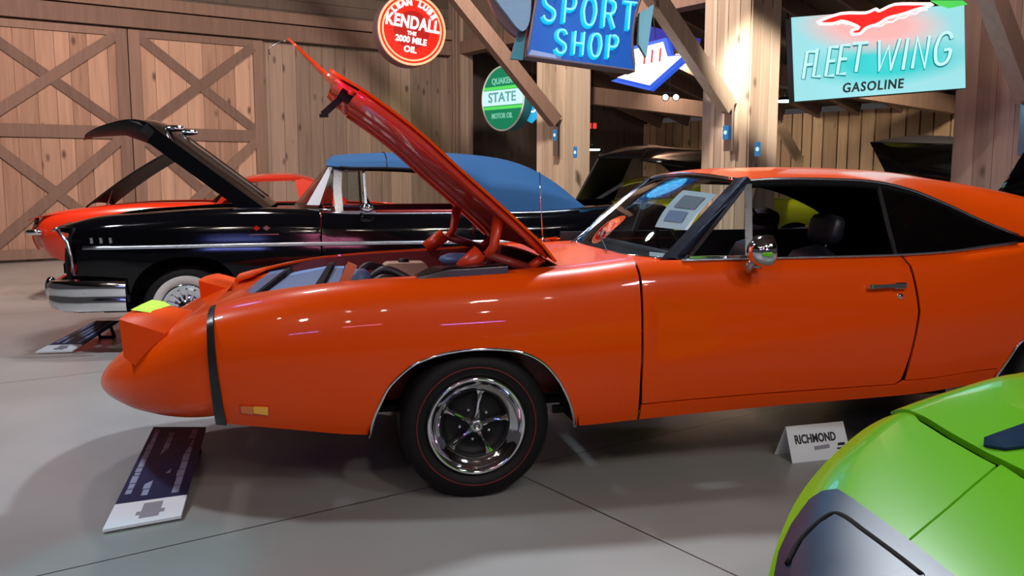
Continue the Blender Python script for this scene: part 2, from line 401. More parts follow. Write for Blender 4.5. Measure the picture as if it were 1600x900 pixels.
uR = A(414, 200)[0]; uM = A(206, 200)[0]; uL = 2 * uM - uR
zm = 2.22
door_leaf('door_1', uR, uM - .01, zb0 - .12, zm)
door_leaf('door_2', uM + .01, uL + .1, zb0 - .12, zm)
door_leaf('door_3', uL + .13, uL + .1 + (uM - uR), zb0 - .12, zm)
# arcade B: posts in a row, header wall above, low side aisle behind
def postbox(name, u, w, d, mat, label_i, z1=6.4):
    m = MB(); n = 4
    m.box(u - w/2 + .02, u + w/2 - .02, -d/2 + .02, d/2 - .02, 0, z1, .4)
    bw = w / n
    for i in range(n):
        x0 = u - w/2 + i * bw
        for ys in (-1, 1):
            m.box(x0 + .004, x0 + bw - .004, ys * d/2 - .02, ys * d/2 + .02, 0, z1, random.random())
            if i: m.box(x0 - .03, x0 + .03, ys * (d/2 + .02) - .012, ys * (d/2 + .02) + .012, 0, z1, random.random())
    nb = 3; bd = d / nb
    for i in range(nb):
        y0 = -d/2 + i * bd
        for xs in (-1, 1):
            m.box(u + xs * w/2 - .02, u + xs * w/2 + .02, y0 + .004, y0 + bd - .004, 0, z1, random.random())
    return m.obj(name, mat, None, loc=C0, rot=(0, 0, ANG_B), kind='structure')
uP1 = B(880, 200, 0)[0]; uP2 = B(1155, 200, 0)[0]; uP3 = B(1573, 200, 0)[0]
print('post u', uP1, uP2, uP3)
postbox('trim_post', .3, .5, .3, m_wall, 0)
postbox('trim_post', uP1, .80, .6, m_post, 1)
postbox('trim_post', uP2, .86, .62, m_post, 2)
postbox('trim_post', uP3, .86, .62, m_rose, 3)
postbox('trim_post', uP3 + 4.2, .86, .62, m_rose, 4)
hz = 4.05
planks('wall_arcade_header', C0, ANG_B, 0, 22, hz + .25, 6.4, .3, m_wall, y0=-.06, y1=0, batten=.05, kind='structure')
t = MB(); t.box(0, 22, -.16, .16, hz, hz + .26, .5); t.obj('trim_header_beam', m_brace, None, loc=C0, rot=(0, 0, ANG_B), kind='structure')
# side aisle: low far wall, sloping roof with rafters, tie beams
DZ = 2.8; DW = 6.0
fo = C0 - a_dir * DW
planks('wall_side_aisle', fo, ANG_B, -8, 22, 0, DZ, .30, m_tan, y0=-.05, y1=0, gap=.035, kind='structure')
r = MB()
def AB(u, y, z): return C0 + b_dir * u - a_dir * y + Vector((0, 0, z))
r.add([(-8, .1, hz + .5), (22, .1, hz + .5), (22, DW, DZ + .12), (-8, DW, DZ + .12), (-8, .1, hz + .56), (22, .1, hz + .56), (22, DW, DZ + .18), (-8, DW, DZ + .18)],
      [(0, 3, 2, 1), (4, 5, 6, 7), (0, 1, 5, 4), (1, 2, 6, 5), (2, 3, 7, 6), (3, 0, 4, 7)], .3)
ceil2 = r.obj('ceiling_side_aisle', m_dark, None, loc=C0, rot=(0, 0, ANG_B), kind='structure')
u = -1.5
while u < 20:
    m = MB(); m.bar((u, .15, hz + .36), (u, DW - .02, DZ + .0), .07, .24, a=random.random()); m.obj('rafter', m_brace, ceil2); u += .95
for uu in (uP1 - .1, uP2):
    m = MB(); m.bar((uu, .3, 3.0), (uu, DW, 2.75), .2, .32, a=.6); m.obj('tie_beam', m_brace, ceil2)
# end wall closing the dark recess behind the corner
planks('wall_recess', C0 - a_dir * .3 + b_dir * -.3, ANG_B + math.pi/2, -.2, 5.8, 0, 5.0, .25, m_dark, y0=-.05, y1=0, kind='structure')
# knee brace pieces: each timber brace with its steel plate
def knee(u, pxb, pxt, mat, lab, Yd):
    root = empty('timber_brace', (0, 0, 0), label=lab, cat='brace', group='timber knee braces')
    pu, pz = B(*pxb, .45); base = C0 + b_dir * pu + a_dir * .45 + Vector((0, 0, pz)); root.location = base
    # direction: out over the nave and up, solved so that it passes the upper sighting
    r_ = cray(*pxt); n = b_dir; c = Vector((0, 0, CAMH)); k = (base - c).dot(n) / r_.dot(n); top = c + r_ * k
    d = (top - base)
    m = MB(); m.bar((0, 0, 0), tuple(d * 1.6), .17, .24, a=.5); m.obj('timber', mat, root)
    m = MB(); m.box(-.07, .07, -.02, .02, -.62, .12); o = m.obj('steel_plate', m_dchrome, root, rot=(0, 0, ANG_A + math.pi/2)); o.location = -a_dir * .02
    m = MB(); m.tube([(0, -.02, 0), (0, -.05, 0)], .03, 10); m.obj('bolt', m_satin, root, rot=(0, 0, ANG_A + math.pi/2))
    return root
knee(uP1, (868, 190), (712, -6), m_brace, 'brown timber knee brace leaning to the post behind the blue two-word sign', 0)
knee(uP2, (1138, 168), (1022, -6), m_post, 'pale timber knee brace running up from the brightly lit post', 0)
knee(uP3, (1606, 150), (1548, -6), m_rose, 'timber knee brace beside the post at the right edge', 0)
# nave roof far above
r = MB(); r.box(-26, 26, -22, 14, 6.4, 6.5, .3)
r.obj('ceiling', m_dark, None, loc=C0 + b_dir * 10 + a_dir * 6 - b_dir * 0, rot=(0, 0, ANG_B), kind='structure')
# ================================================================== WHEELS
def wheel(name, parent, loc, R=.341, W=.23, style='mag', side=1, rot=0):
    """tyre outer face at local y=0 facing -y; side=-1 turns it to the far side"""
    root = empty(name, (0, 0, 0)); root.parent = parent; root.location = loc; root.rotation_euler = (0, 0, 0 if side == 1 else math.pi)
    ri = .225 if style == 'mag' else .20
    prof = [(ri, .03), (ri + .015, .006), (ri + .05, -.004), (R - .035, .004), (R - .012, .02), (R, .045), (R, W - .045), (R - .02, W - .01), (ri + .02, W), (ri, W - .02)]
    m = MB(); m.lathe(prof, 72); m.obj('tyre', m_tyre, root, True)
    if style == 'mag':
        m = MB(); m.lathe([(.268, -.0065), (.2685, -.008), (.273, -.008), (.2735, -.0065)], 72); m.obj('red_line', m_redline, root, True)
        m = MB(); m.lathe([(.229, .028), (.224, .002), (.216, -.004), (.206, .004), (.196, .022), (.176, .040), (.162, .045), (.158, .055), (.158, .09)], 72); m.obj('rim', m_chrome, root, True)
        m = MB(); m.lathe([(.160, .055), (.152, .050), (.150, .075), (.10, .085), (.04, .06), (0, .055)], 48); m.obj('wheel_centre', m_satin, root, True)
        for k in range(5):
            t = math.radians(90 - 10 + 72 * k + rot); d = Vector((math.cos(t), 0, math.sin(t))); e = Vector((-d.z, 0, d.x))
            s = MB(); rings = []
            for r_, w_, y_ in ((.028, .017, .030), (.06, .010, .036), (.10, .010, .044), (.135, .015, .050), (.154, .028, .052)):
                c = d * r_ + Vector((0, y_, 0)); rings.append([c + e * w_ + Vector((0, .02, 0)), c + e * w_ * .7, c + Vector((0, -.008, 0)), c - e * w_ * .7, c - e * w_ + Vector((0, .02, 0))])
            s.loft(rings); s.obj('spoke', m_chrome, root, False)
            t2 = t + math.radians(36); s = MB(); s.lathe([(0, -.012), (.007, -.010), (.009, 0), (.009, .02)], 10, c=(.072 * math.cos(t2), .055, .072 * math.sin(t2))); s.obj('lug_nut', m_chrome, root, True)
        m = MB(); m.lathe([(0, .004), (.012, .004), (.014, .000), (.022, .000), (.030, .006), (.034, .03), (.034, .06)], 32); m.obj('hub_cap', m_dchrome, root, True)
        m = MB(); m.lathe([(.010, -.001), (.013, -.001)], 20); m.obj('hub_ring', m_satin, root)
    else:
        m = MB(); m.lathe([(.213, -.001), (.216, -.0095), (.275, -.0095), (.279, -.002)], 72); m.obj('whitewall', m_white, root, True)
        m = MB(); m.lathe([(.214, .02), (.210, -.012), (.196, -.018), (.182, -.006), (.15, .010), (.10, .016), (.07, -.004), (.045, -.020), (0, -.024)], 64); m.obj('wheel_cover', m_chrome, root, True)
        for k in range(16):
            t = 2 * math.pi * k / 16; d = Vector((math.cos(t), 0, math.sin(t)))
            if k < 16:
                s = MB(); s.bar(d * .078 + Vector((0, .004, 0)), d * .165 + Vector((0, 0, 0)), .018, .012, up=(0, 1, 0)); s.obj('cover_fin', m_chrome, root)
        m = MB(); m.lathe([(0, -.030), (.022, -.028), (.027, -.02)], 24); m.obj('emblem_cap', m_redlens, root, True)
    return root
# ================================================================== THE ORANGE CAR
FC = Frame((-.150, 3.88), 12)
car = empty('orange_coupe', (-.150, 3.88, 0), math.radians(12), label='long orange coupe with raised hood, pointed nose cone and black nose stripe', cat='car')
CW = 1.92
ZT = [(-1.3, .80), (-1.14, .862), (-1.08, .878), (-.94, .905), (-.8, .93), (-.62, .953), (-.4, .970), (-.12, .982), (.17, .994), (.4, 1.008), (.64, 1.030), (.78, 1.045), (.95, 1.055), (1.34, 1.058), (2.06, 1.062), (2.4, 1.076), (2.75, 1.11), (3.1, 1.13), (3.6, 1.12), (4.3, 1.06)]
ZB = [(-1.3, .40), (-1.11, .386), (-.82, .356), (-.48, .318), (.48, .302), (.81, .312), (1.43, .333), (2.24, .362), (2.68, .409), (3.4, .42), (4.3, .52)]
YP = [(-1.3, .13), (-1.14, .085), (-.95, .045), (-.7, .012), (-.4, 0), (.4, 0), (1.2, .028), (1.9, .02), (2.6, -.012), (3.3, .0), (3.9, .05), (4.3, .10)]
SEC = [(0, .085), (.08, .06), (.2, .035), (.42, .008), (.58, .0), (.70, .006), (.80, .020), (.90, .042), (.96, .066), (1.0, .10)]
def scal(t, v):                           # pressed scallop behind the front door edge
    if t < .80 or t > 2.2: return 0
    f = min(1, (t - .80) / .035) * (1 - max(0, (t - .95) / 1.25)); zc = .60 + .0 * t; h = .16 * f + .02
    g = max(0, 1 - abs(v - zc) / h); return .016 * f * min(1, g * 3)
def side(t, v, out=0):
    zb, zt = sinterp(ZB, t), sinterp(ZT, t)
    if v <= 1:
        y = sinterp(SEC, max(0, v)) + sinterp(YP, t) + scal(t, v); z = zb + (zt - zb) * v
    else:
        w = v - 1; y = .10 + sinterp(YP, t) + w; z = zt + .030 * (1 - math.exp(-w / .05)) * (1 if t < .9 else max(.2, 1 - (t - .9) * 4))
    return Vector((t, y - out, z))
def far(fn): return lambda t, v: (lambda p: Vector((p.x, CW - p.y, p.z)))(fn(t, v))
def vz(t, z):
    zb, zt = sinterp(ZB, t), sinterp(ZT, t); return (z - zb) / (zt - zb)
ARCH = [(-.477, .30), (-.455, .40), (-.425, .475), (-.385, .553), (-.30, .633), (-.225, .668), (-.14, .690), (-.03, .701), (.07, .699), (.16, .688), (.235, .664), (.30, .622), (.36, .555), (.405, .480), (.44, .40), (.47, .30)]
ARCHc = [tuple(p) for p in curve(ARCH, 3)]
RARCH = [(x + 3.16, z + .06) for x, z in ARCH]; RARCHc = [tuple(p) for p in curve(RARCH, 3)]
def archv(pts): return [(t, max(0, vz(t, z))) for t, z in pts]
def panel(name, ol, mat=m_orange, step=.035, **k):
    o = skin(name, ol, side, mat, car, step=step, sy=.62, **k)
    return o
def hoodgap(t): return 1.14 - .0 * t
fender = [(-1.128, 0)] + archv(ARCHc) + [(.779, 0), (.770, .25), (.762, .6), (.765, 1.0), (.80, 1.14), (.45, 1.14), (-.3, 1.14), (-.75, 1.16), (-.98, 1.22), (-1.05, 1.5), (-1.13, 1.5), (-1.138, 1.0)]
panel('front_fender', fender, step=.03)
fa = skin('front_fender', fender, far(side), m_orange, car, step=.07, sy=.62, off=1)
door = [(.792, .115), (2.125, .10), (2.150, .13), (2.170, .3), (2.190, .62), (2.165, .93), (2.155, 1.02), (.778, 1.02), (.774, .6), (.783, .25)]
panel('door', door, step=.03)
skin('door', door, far(side), m_orange, car, step=.08, sy=.62, off=1)
rocker = [(.792, 0), (2.69, 0), (2.69, .10), (2.17, .112), (2.14, .088), (.792, .103)]
panel('rocker_panel', rocker, step=.03)
skin('rocker_panel', rocker, far(side), m_orange, car, step=.08, sy=.62, off=1)
quarter = [(2.70, .0)] + archv(RARCHc) + [(3.66, 0), (4.25, 0), (4.3, .5), (4.28, 1.02), (3.3, 1.02), (2.6, 1.02), (2.168, 1.02), (2.178, .93), (2.203, .62), (2.183, .3), (2.175, .122), (2.69, .11)]
panel('quarter_panel', quarter, step=.04)
skin('quarter_panel', quarter, far(side), m_orange, car, step=.09, sy=.62, off=1)
# chrome arch mouldings
for A_ in (ARCHc, RARCHc):
    pts = [side(t, max(-.02, vz(t, z))) + Vector((0, -.006, 0)) for t, z in A_]
    m = MB(); m.tube(pts, .0075, 6); m.obj('arch_moulding', m_chrome, car, True)
# black nose stripe
def bt(v): return -1.136 + .026 * (1 - v)
skin('nose_stripe', [(bt(0) - .022, -.01), (bt(0) + .022, -.01), (bt(.5) + .017, .5), (bt(1) + .012, 1.0), (bt(1) + .012, 1.12), (bt(1) - .012, 1.12), (bt(1) - .014, 1.0), (bt(.5) - .017, .5)], lambda t, v: side(t, v, .014), m_band, car, step=.02, sy=.62, thick=.008)
# nose cone: closed loft, full width
NZ = [(-1.125, .866, .378, .868), (-1.2, .840, .366, .850), (-1.3, .798, .358, .808), (-1.4, .752, .358, .745), (-1.5, .700, .366, .660), (-1.58, .645, .380, .555), (-1.65, .588, .396, .430), (-1.70, .540, .412, .305), (-1.725, .510, .424, .215), (-1.742, .482, .438, .11), (-1.748, .464, .450, .04)]
def nose_ring(t, zt, zb, hw, n=48):
    out = []; zc = zb + (zt - zb) * .47
    hw2 = {True: hw}[True]
    for k in range(n):
        a = 2 * math.pi * k / n; c, s = math.cos(a), math.sin(a); e = .26 + .5 * min(1, max(0, (-1.125 - t) / .62)) ** 1.5
        y = hw * abs(c) ** e * (1 if c > 0 else -1); z = (abs(s) ** (e + .14)) * (1 if s > 0 else -1)
        zz = zc + z * ((zt - zc) if z > 0 else (zc - zb)); fd = max(0, 1 - (-1.125 - t) / .4); y *= 1 - .10 * max(0, (zc - zz) / (zc - zb)) ** 2.2; out.append(Vector((t + fd * (-.022 + .03 * (.866 - zz) / .47), .96 + y, zz)))
    return out
NZs = []
for i in range(41):
    s_ = i / 40; t = -1.125 - .623 * (1 - (1 - s_) ** 1.8)
    def g(k): return sinterp(sorted([(-q[0], q[k]) for q in NZ]), -t)
    NZs.append(nose_ring(t, g(1), g(2), g(3)))
m = MB(); m.loft(NZs); m.obj('nose_cone', m_orange, car, True, sharp=50)
# raised headlamp pods
def pod(P4, tag=False):
    """P4: near-front, near-back, far-back, far-front corners of the raised cover"""
    root = empty('headlamp_pod'); root.parent = car
    a, b, c, d = [Vector(p) for p in P4]
    rings = []
    for i in range(11):
        f = i / 10; fr = a.lerp(d, f); bk = b.lerp(c, f); row = []
        for k in range(9):
            g = k / 8; p = fr.lerp(bk, g); p.z += .016 * math.sin(math.pi * g) ** .7 * (1 - (2 * f - 1) ** 4) + .006 * (1 - (2 * f - 1) ** 2); p.x -= .012 * (1 - (2 * f - 1) ** 2) * (1 - g)
            row.append(p)
        row.append(bk + Vector((0, 0, -.06))); row.append(fr.lerp(bk, .35) + Vector((0, 0, -.19))); row.append(fr + Vector((.012, 0, -.17)))
        rings.append(row)
    m = MB(); m.loft(rings); m.obj('pod_cover', m_orange, root, True, sharp=25)
    for k in range(2):
        f = .28 + .44 * k; p = a.lerp(d, f)
        l = MB(); l.lathe([(0, -.012), (.045, -.008), (.058, 0), (.062, .01)], 24, axis='X', c=(p.x - .012, p.y, p.z - .085)); l.obj('headlamp_lens', m_chrome, root, True)
    if tag:
        g = lambda f, q: a.lerp(d, f).lerp(b.lerp(c, f), q) + Vector((-.004, 0, .020))
        vs = [g(*q) for q in ((.30, .02), (.62, .0), (.93, .0), (.96, .22), (.86, .45), (.66, .38), (.60, .55), (.42, .45), (.36, .25))]
        mesh('inspection_tag', vs + [v - Vector((0, 0, .003)) for v in vs], [tuple(range(9))], m_yellow, root)
    return root
pod([(-1.533, .30, .838), (-1.346, .30, .768), (-1.234, .72, .796), (-1.453, .72, .850)], True)
pod([(-1.313, 1.20, .900), (-1.115, 1.20, .837), (-1.09, 1.62, .836), (-1.253, 1.62, .893)])
# body in front of the engine bay
grid('nose_top_panel', lambda u, v: Vector((-1.12 + (.04 + .15 * v) * u, .26 + 1.40 * v, .868 + .015 * u + .02 * v * u)), 6, 24, m_orange, car, thick=.01)
# side marker lamp
mk = empty('side_marker_lamp'); mk.parent = car
for n_, a_, b_, mt in (('lens', -1.018, -.968, m_amberd), ('lens', -.966, -.905, m_amber)):
    skin(n_, [(a_, vz(-.96, .442)), (b_, vz(-.96, .436)), (b_, vz(-.96, .472)), (a_, vz(-.96, .474))], lambda t, v: side(t, v, .010), mt, mk, step=.015, sy=.62, thick=.012)
skin('bezel', [(-1.024, vz(-.96, .436)), (-.899, vz(-.96, .430)), (-.899, vz(-.96, .478)), (-1.024, vz(-.96, .480))], lambda t, v: side(t, v, .004), m_orange_in, mk, step=.02, sy=.62, thick=.006)
# ---------------- engine bay
for y_ in (.27, CW - .27):
    grid('inner_fender', lambda u, v, y_=y_: Vector((-1.0 + 1.75 * u, y_ + (.10 if y_ < 1 else -.10) * (1 - v) ** 2, .40 + v * (sinterp(ZT, -1.0 + 1.75 * u) - .40 + .018))), 20, 8, m_bay, car, thick=.008)
grid('firewall', lambda u, v: Vector((.70, .27 + 1.38 * u, .40 + .60 * v)), 4, 4, m_bay, car, thick=.01)
m = MB(); m.box(-1.0, .70, .30, 1.62, .36, .39); m.obj('splash_pan', m_matte, car)
# radiator shroud panels
def strip_panel(name, n0, n1, f0, f1, zn, zf, mat, th=.012):
    return grid(name, lambda u, v: Vector(((n0 + (n1 - n0) * u) * (1 - v) + (f0 + (f1 - f0) * u) * v, .27 + 1.36 * v, (zn[0] + (zn[1] - zn[0]) * u) * (1 - v) + (zf[0] + (zf[1] - zf[0]) * u) * v)), 4, 8, mat, car, thick=th)
strip_panel('air_seal_panel', -1.10, -1.02, -.95, -.86, (.875, .888), (.905, .915), m_slate)
strip_panel('rubber_seal', -1.022, -1.0, -.862, -.838, (.893, .897), (.920, .922), m_matte, .03)
strip_panel('radiator_top', -.998, -.70, -.835, -.615, (.878, .948), (.890, .925), m_slate2, .02)
strip_panel('rubber_seal', -.705, -.668, -.620, -.590, (.957, .962), (.945, .950), m_matte, .04)
strip_panel('fan_shroud', -.66, -.60, -.585, -.53, (.945, .945), (.92, .92), m_slate2, .02)
m = MB(); m.bar((-.60, .31, .90), (-.525, .31, 1.06), .022, .045); m.obj('hood_latch_brace', m_pinkin, car)
m = MB(); m.lathe([(0, .93), (.05, .93), (.06, .915), (.15, .905), (.17, .89), (.17, .83), (.13, .81)], 32, axis='Z', c=(-.02, .80, 0)); m.obj('air_cleaner', m_slate, car, True)
m = MB(); m.box(-.45, .25, .55, 1.35, .55, .83); m.box(-.40, .2, .62, .78, .80, .9); m.box(-.40, .2, 1.1, 1.26, .80, .9); m.obj('engine_block', m_bay, car)
hs = [[(-.46, .45, .93), (-.38, .42, .975), (-.30, .45, .95), (-.24, .5, .92)], [(-.44, .6, .95), (-.36, .58, 1.0), (-.26, .55, .96), (-.18, .5, .90)], [(-.5, .9, .93), (-.42, .95, .985), (-.32, 1.0, .95), (-.26, 1.0, .88)]]
for h in hs:
    m = MB(); m.tube(curve(h, 6), .022, 10); m.obj('hose', m_vinyl, car, True)
m = MB(); m.lathe([(0, .975), (.03, .975), (.055, .95), (.06, .86)], 20, axis='Z', c=(-.49, .50, .04)); m.obj('reservoir_canister', m_slate, car, True)
# beige washer bottle
def rrect(cx, cy, w, h, r, n=5):
    out = []
    for sx, sy, a0 in ((1, 1, 0), (-1, 1, 90), (-1, -1, 180), (1, -1, 270)):
        for k in range(n + 1):
            a = math.radians(a0 + 90 * k / n); out.append((cx + sx * (w/2 - r) + r * math.cos(a), cy + sy * (h/2 - r) + r * math.sin(a)))
    return out
m = MB(); m.prism(rrect(-.215, .92, .245, .13, .035), 1.05, 1.20); o = m.obj('washer_bottle', m_beige, car)
m = MB(); m.lathe([(0, 1.006), (.028, 1.006), (.03, .985)], 16, axis='Z', c=(-.22, 1.13, -.002)); m.obj('bottle_cap', m_satin, o, True)
m = MB(); m.lathe([(0, 1.015), (.06, 1.015), (.10, 1.0), (.11, .98), (.09, .96), (.02, .93)], 24, axis='Z', c=(.10, 1.25, 0)); m.obj('brake_booster_cap', m_slate, car, True)
# draped fender cover
def fc(u, v):
    t = -.245 + .415 * u; e = .5 + .5 * math.sin(min(1, u * 2.2) * math.pi / 2)
    if v < .45: y = .165 + .005; z = sinterp(ZT, t) + .012 + (v / .45) * .050 * e; y += .10 * (1 - v / .45) * -.1
    else: y = .17 + (v - .45) * .26; z = sinterp(ZT, t) + .062 * e + .008 * math.sin(u * 14 + v * 5) * (1 - u)
    return Vector((t, y, z))
grid('rolled_fender_cover', fc, 24, 12, m_cover, car, thick=.012)
# ---------------- raised hood
HS = [(0, .41, 1.062), (.12, .335, 1.155), (.631, -.045, 1.497), (.883, -.233, 1.665), (1.153, -.451, 1.825), (1.334, -.605, 1.920), (1.60, -.815, 2.122), (1.8, -.97, 2.27)]
HA = math.radians(40)
def hood_pt(s, y, off=0):
    c = 1 - ((y - .96) / .77) ** 2; n = Vector((math.sin(HA), 0, math.cos(HA)))
    return Vector((sinterp([(a, b) for a, b, _ in HS], s), y, sinterp([(a, d) for a, _, d in HS], s))) + n * (.035 * c + off)
def hood_end(y): q = abs((y - .96) / .15); return 1.335 + (.27 * (1 - q) ** 1.15 if q < 1 else 0)
ol = [(0, .20), (1.20, .20), (1.30, .225), (1.335, .27)] + [(hood_end(y), y) for y in [.34 + i * .031 for i in range(41)]] + [(1.335, 1.65), (1.30, 1.695), (1.20, 1.72), (0, 1.72)]
hd = skin('hood', ol, lambda s, y: hood_pt(s, y), m_orange, car, step=.05, thick=.012, off=1)
inn = [(.04, .23), (1.18, .23), (1.29, .28), (1.31, .66), (1.32, .96), (1.31, 1.26), (1.29, 1.64), (1.18, 1.69), (.04, 1.69)]
skin('hood_inner_panel', inn, lambda s, y: hood_pt(s, y, -.022), m_orange_in, hd, step=.06, thick=.012, off=1)
for ys in (.24, .40, .64, 1.28, 1.52, 1.68):
    m = MB(); m.tube([hood_pt(s_, ys, -.03) for s_ in [.08 + .1 * i for i in range(12 if ys in (.24, 1.68) else 13)]], .014 if ys not in (.24, 1.68) else .020, 8); m.obj('hood_rib', m_orange_in, hd, True)
m = MB(); m.tube([hood_pt(1.20 + .06 * (1 - abs(i / 5 - 1)), .30 + 1.32 * i / 10, -.035) for i in range(11)], .018, 8); m.obj('hood_rib', m_orange_in, hd, True)
# hood latch hook hanging near the front
lp = [hood_pt(1.24, .50, -.03), hood_pt(1.25, .50, -.09), hood_pt(1.30, .50, -.13), hood_pt(1.40, .50, -.20)]
m = MB(); p0 = hood_pt(1.22, .42, -.03)
m.bar(p0, p0 + Vector((-.035, 0, -.05)), .05, .06); m.bar(p0 + Vector((-.03, 0, -.03)), p0 + Vector((-.125, 0, -.115)), .016, .03); m.bar(p0 + Vector((-.14, 0, -.12)), p0 + Vector((-.10, 0, -.118)), .03, .015)
m.obj('hood_latch', m_satin, hd)
m = MB(); m.tube([Vector((-.60, .96, 1.93)) , Vector((-.86, .96, 2.165))], .004, 6); 
m = MB(); m.tube([hood_pt(1.58, .96), hood_pt(1.58, .96) + Vector((-.06, 0, .0)), hood_pt(1.58, .96) + Vector((-.12, 0, -.04)), hood_pt(1.58, .96) + Vector((-.12, 0, -.07))], [.003, .003, .003, .007], 6); m.obj('latch_cable', m_dchrome, hd, True)
# hinges
for ys, sg in ((.30, 1), (1.62, -1)):
    hg = empty('hood_hinge'); hg.parent = car
    m = MB(); m.tube([hood_pt(.33, ys, -.05), Vector((.13, ys, 1.13)), Vector((.10, ys, 1.085))], [.03, .022, .026], 8); m.obj('upper_arm', m_orange_in, hg, True)
    m = MB(); m.tube([Vector((.09, ys, 1.09)), Vector((.30, ys, 1.02))], .024, 8); m.obj('lower_arm', m_bay, hg, True)
    m = MB(); m.tube([Vector((.30, ys, 1.02)), hood_pt(.04, ys, -.04)], .022, 8); m.obj('rear_arm', m_orange_in, hg, True)
    m = MB(); m.tube([Vector((.07, ys + .02 * sg, 1.10)), Vector((-.02 if sg > 0 else -.04, ys + .02 * sg, 1.02))][::-1], .042, 12); m.obj('hinge_spring', m_orange_in, hg, True)
# cowl between hood and windscreen
def cowl(u, v):
    y = .22 + 1.48 * v; t0 = .44; t1 = .80 + .18 * abs(2 * v - 1) ** 2.2; t = t0 + (t1 - t0) * u
    return Vector((t, y, 1.030 + .02 * u + .02 * (1 - (2 * v - 1) ** 2)))
grid('cowl_panel', cowl, 10, 24, m_orange, car, thick=.01)
m = MB()
for v_ in (.25, .65):
    p = cowl(.85, v_) + Vector((0, 0, .012)); q = cowl(1.0, v_ + .22) + Vector((.05, 0, .05)); m.tube([p, q], .004, 6)
m.obj('wiper', m_satin, car)
# ---------------- greenhouse
YE = [(1.38, .34), (1.6, .31), (2.1, .30), (2.4, .28), (2.65, .245), (2.9, .18), (3.2, .13), (3.6, .12), (4.25, .16)]
ZE = [(1.38, 1.435), (1.55, 1.446), (1.8, 1.446), (2.1, 1.432), (2.3, 1.392), (2.5, 1.318), (2.7, 1.228), (2.88, 1.155), (3.0, 1.135), (3.3, 1.13), (3.6, 1.12), (4.25, 1.06)]
ZR = [(1.30, 1.475), (1.5, 1.498), (1.87, 1.507), (2.2, 1.50), (2.48, 1.483), (2.7, 1.45), (2.92, 1.415), (3.23, 1.35), (3.6, 1.22), (3.9, 1.13), (4.25, 1.07)]
def roof(u, v):
    w = 2 * v - 1; t = 1.335 + .055 * abs(w) ** 2 + (4.25 - 1.335) * u if False else 1.335 + (4.25 - 1.335) * u
    te = t + .05 * w * w * (1 - u); ye = sinterp(YE, te); ze = sinterp(ZE, te); zr = sinterp(ZR, t)
    s = abs(w); yy = .96 + w * (.96 - ye); k = 1 - s ** (2.6 + 1.4 * max(0, min(1, (t - 2.2) / .7)))
    return Vector((te, yy, ze + (zr - ze) * k))
grid('roof', roof, 70, 40, m_orange, car, thick=.012)
for sgn in (0, 1):
    m = MB(); pts = [Vector((t, (sinterp(YE, t) - .008) if not sgn else CW - sinterp(YE, t) + .008, sinterp(ZE, t) - .004)) for t in [1.38 + i * .05 for i in range(31)]]
    m.tube(pts, .008, 6); m.obj('drip_rail', m_bright, car, True)
    m = MB(); pts = [Vector((t, (sinterp(YE, t) + .002) if not sgn else CW - sinterp(YE, t) - .002, sinterp(ZE, t) - .026)) for t in [1.40 + i * .05 for i in range(29)]]
    m.tube(pts, .020, 6); m.obj('weather_strip', m_matte, car, True)
BL = lambda t: sinterp(ZT, t)
for sgn in (0, 1):
    def Y_(y): return y if not sgn else CW - y
    m = MB(); m.tube([Vector((t, Y_(.105 + sinterp(YP, t)), BL(t) + .004)) for t in [1.0 + i * .06 for i in range(31)]], .008, 6); m.obj('belt_moulding', m_bright, car, True)
def wp(z): return .13 + (z - 1.065) / .36 * .17        # window plane lean
qg = [(2.14, 1.07), (2.86, 1.115), (2.86, 1.15), (2.7, 1.205), (2.5, 1.295), (2.3, 1.37), (2.14, 1.41)]
skin('quarter_window', qg, lambda t, z: Vector((t, wp(z), z)), m_qglass, car, step=.1, thick=0)
skin('quarter_window', qg, lambda t, z: Vector((t, CW - wp(z), z)), m_qglass, car, step=.1, thick=0)
m = MB(); m.bar((2.135, wp(1.07), 1.07), (2.128, wp(1.41), 1.41), .015, .014); m.obj('quarter_window_frame', m_dchrome, car)
# vent window, posts
for sgn in (0, 1):
    Y_ = (lambda y: y) if not sgn else (lambda y: CW - y)
    def V_(t, z, k=0): return Vector((t, Y_(wp(z) + k), z))
    m = MB(); m.bar(V_(1.344, 1.065), V_(1.410, 1.415), .034, .018); m.obj('vent_post', m_bright, car)
    m = MB(); m.bar(V_(1.400, 1.415, .0), V_(1.04, 1.075, .0), .014, .012); m.bar(V_(1.04, 1.075), V_(1.35, 1.072), .014, .012); m.obj('vent_frame', m_chrome, car)
    skin('vent_window', [(1.05, 1.075), (1.345, 1.075), (1.40, 1.40)], lambda t, z: V_(t, z), m_glass, car, step=.1, thick=0)
    # windscreen pillar
    rings = []
    for i in range(9):
        f = i / 8; t = .975 + (1.395 - .975) * f; z = 1.05 + (1.435 - 1.05) * f; y = .235 + .115 * f; w = .042 - .010 * f
        c = Vector((t, Y_(y), z)); rings.append([c + Vector((w, Y_(-.055) - Y_(0), .0)), c + Vector((w * .2, Y_(-.062) - Y_(0), .02)), c + Vector((-w, Y_(-.01) - Y_(0), .012)), c + Vector((-w * .9, Y_(.02) - Y_(0), 0)), c + Vector((.02, 0, -.03))])
    m = MB(); m.loft(rings); m.obj('windscreen_pillar', m_pillar, car, True, sharp=40)
def ws(u, v):
    w = 2 * v - 1; c = w * w
    b = Vector((.80 + .175 * c ** 1.3, .96 + w * .715, 1.058)); tp = Vector((1.335 + .05 * c, .96 + w * .60, 1.462 - .03 * c))
    p = b.lerp(tp, u); p += Vector((-.03, 0, .03)) * math.sin(u * math.pi); return p
grid('windscreen', ws, 14, 30, m_glass, car)
m = MB(); m.tube([ws(0, i / 24) + Vector((-.006, 0, .0)) for i in range(25)], .009, 6); m.obj('windscreen_trim', m_chrome, car, True)
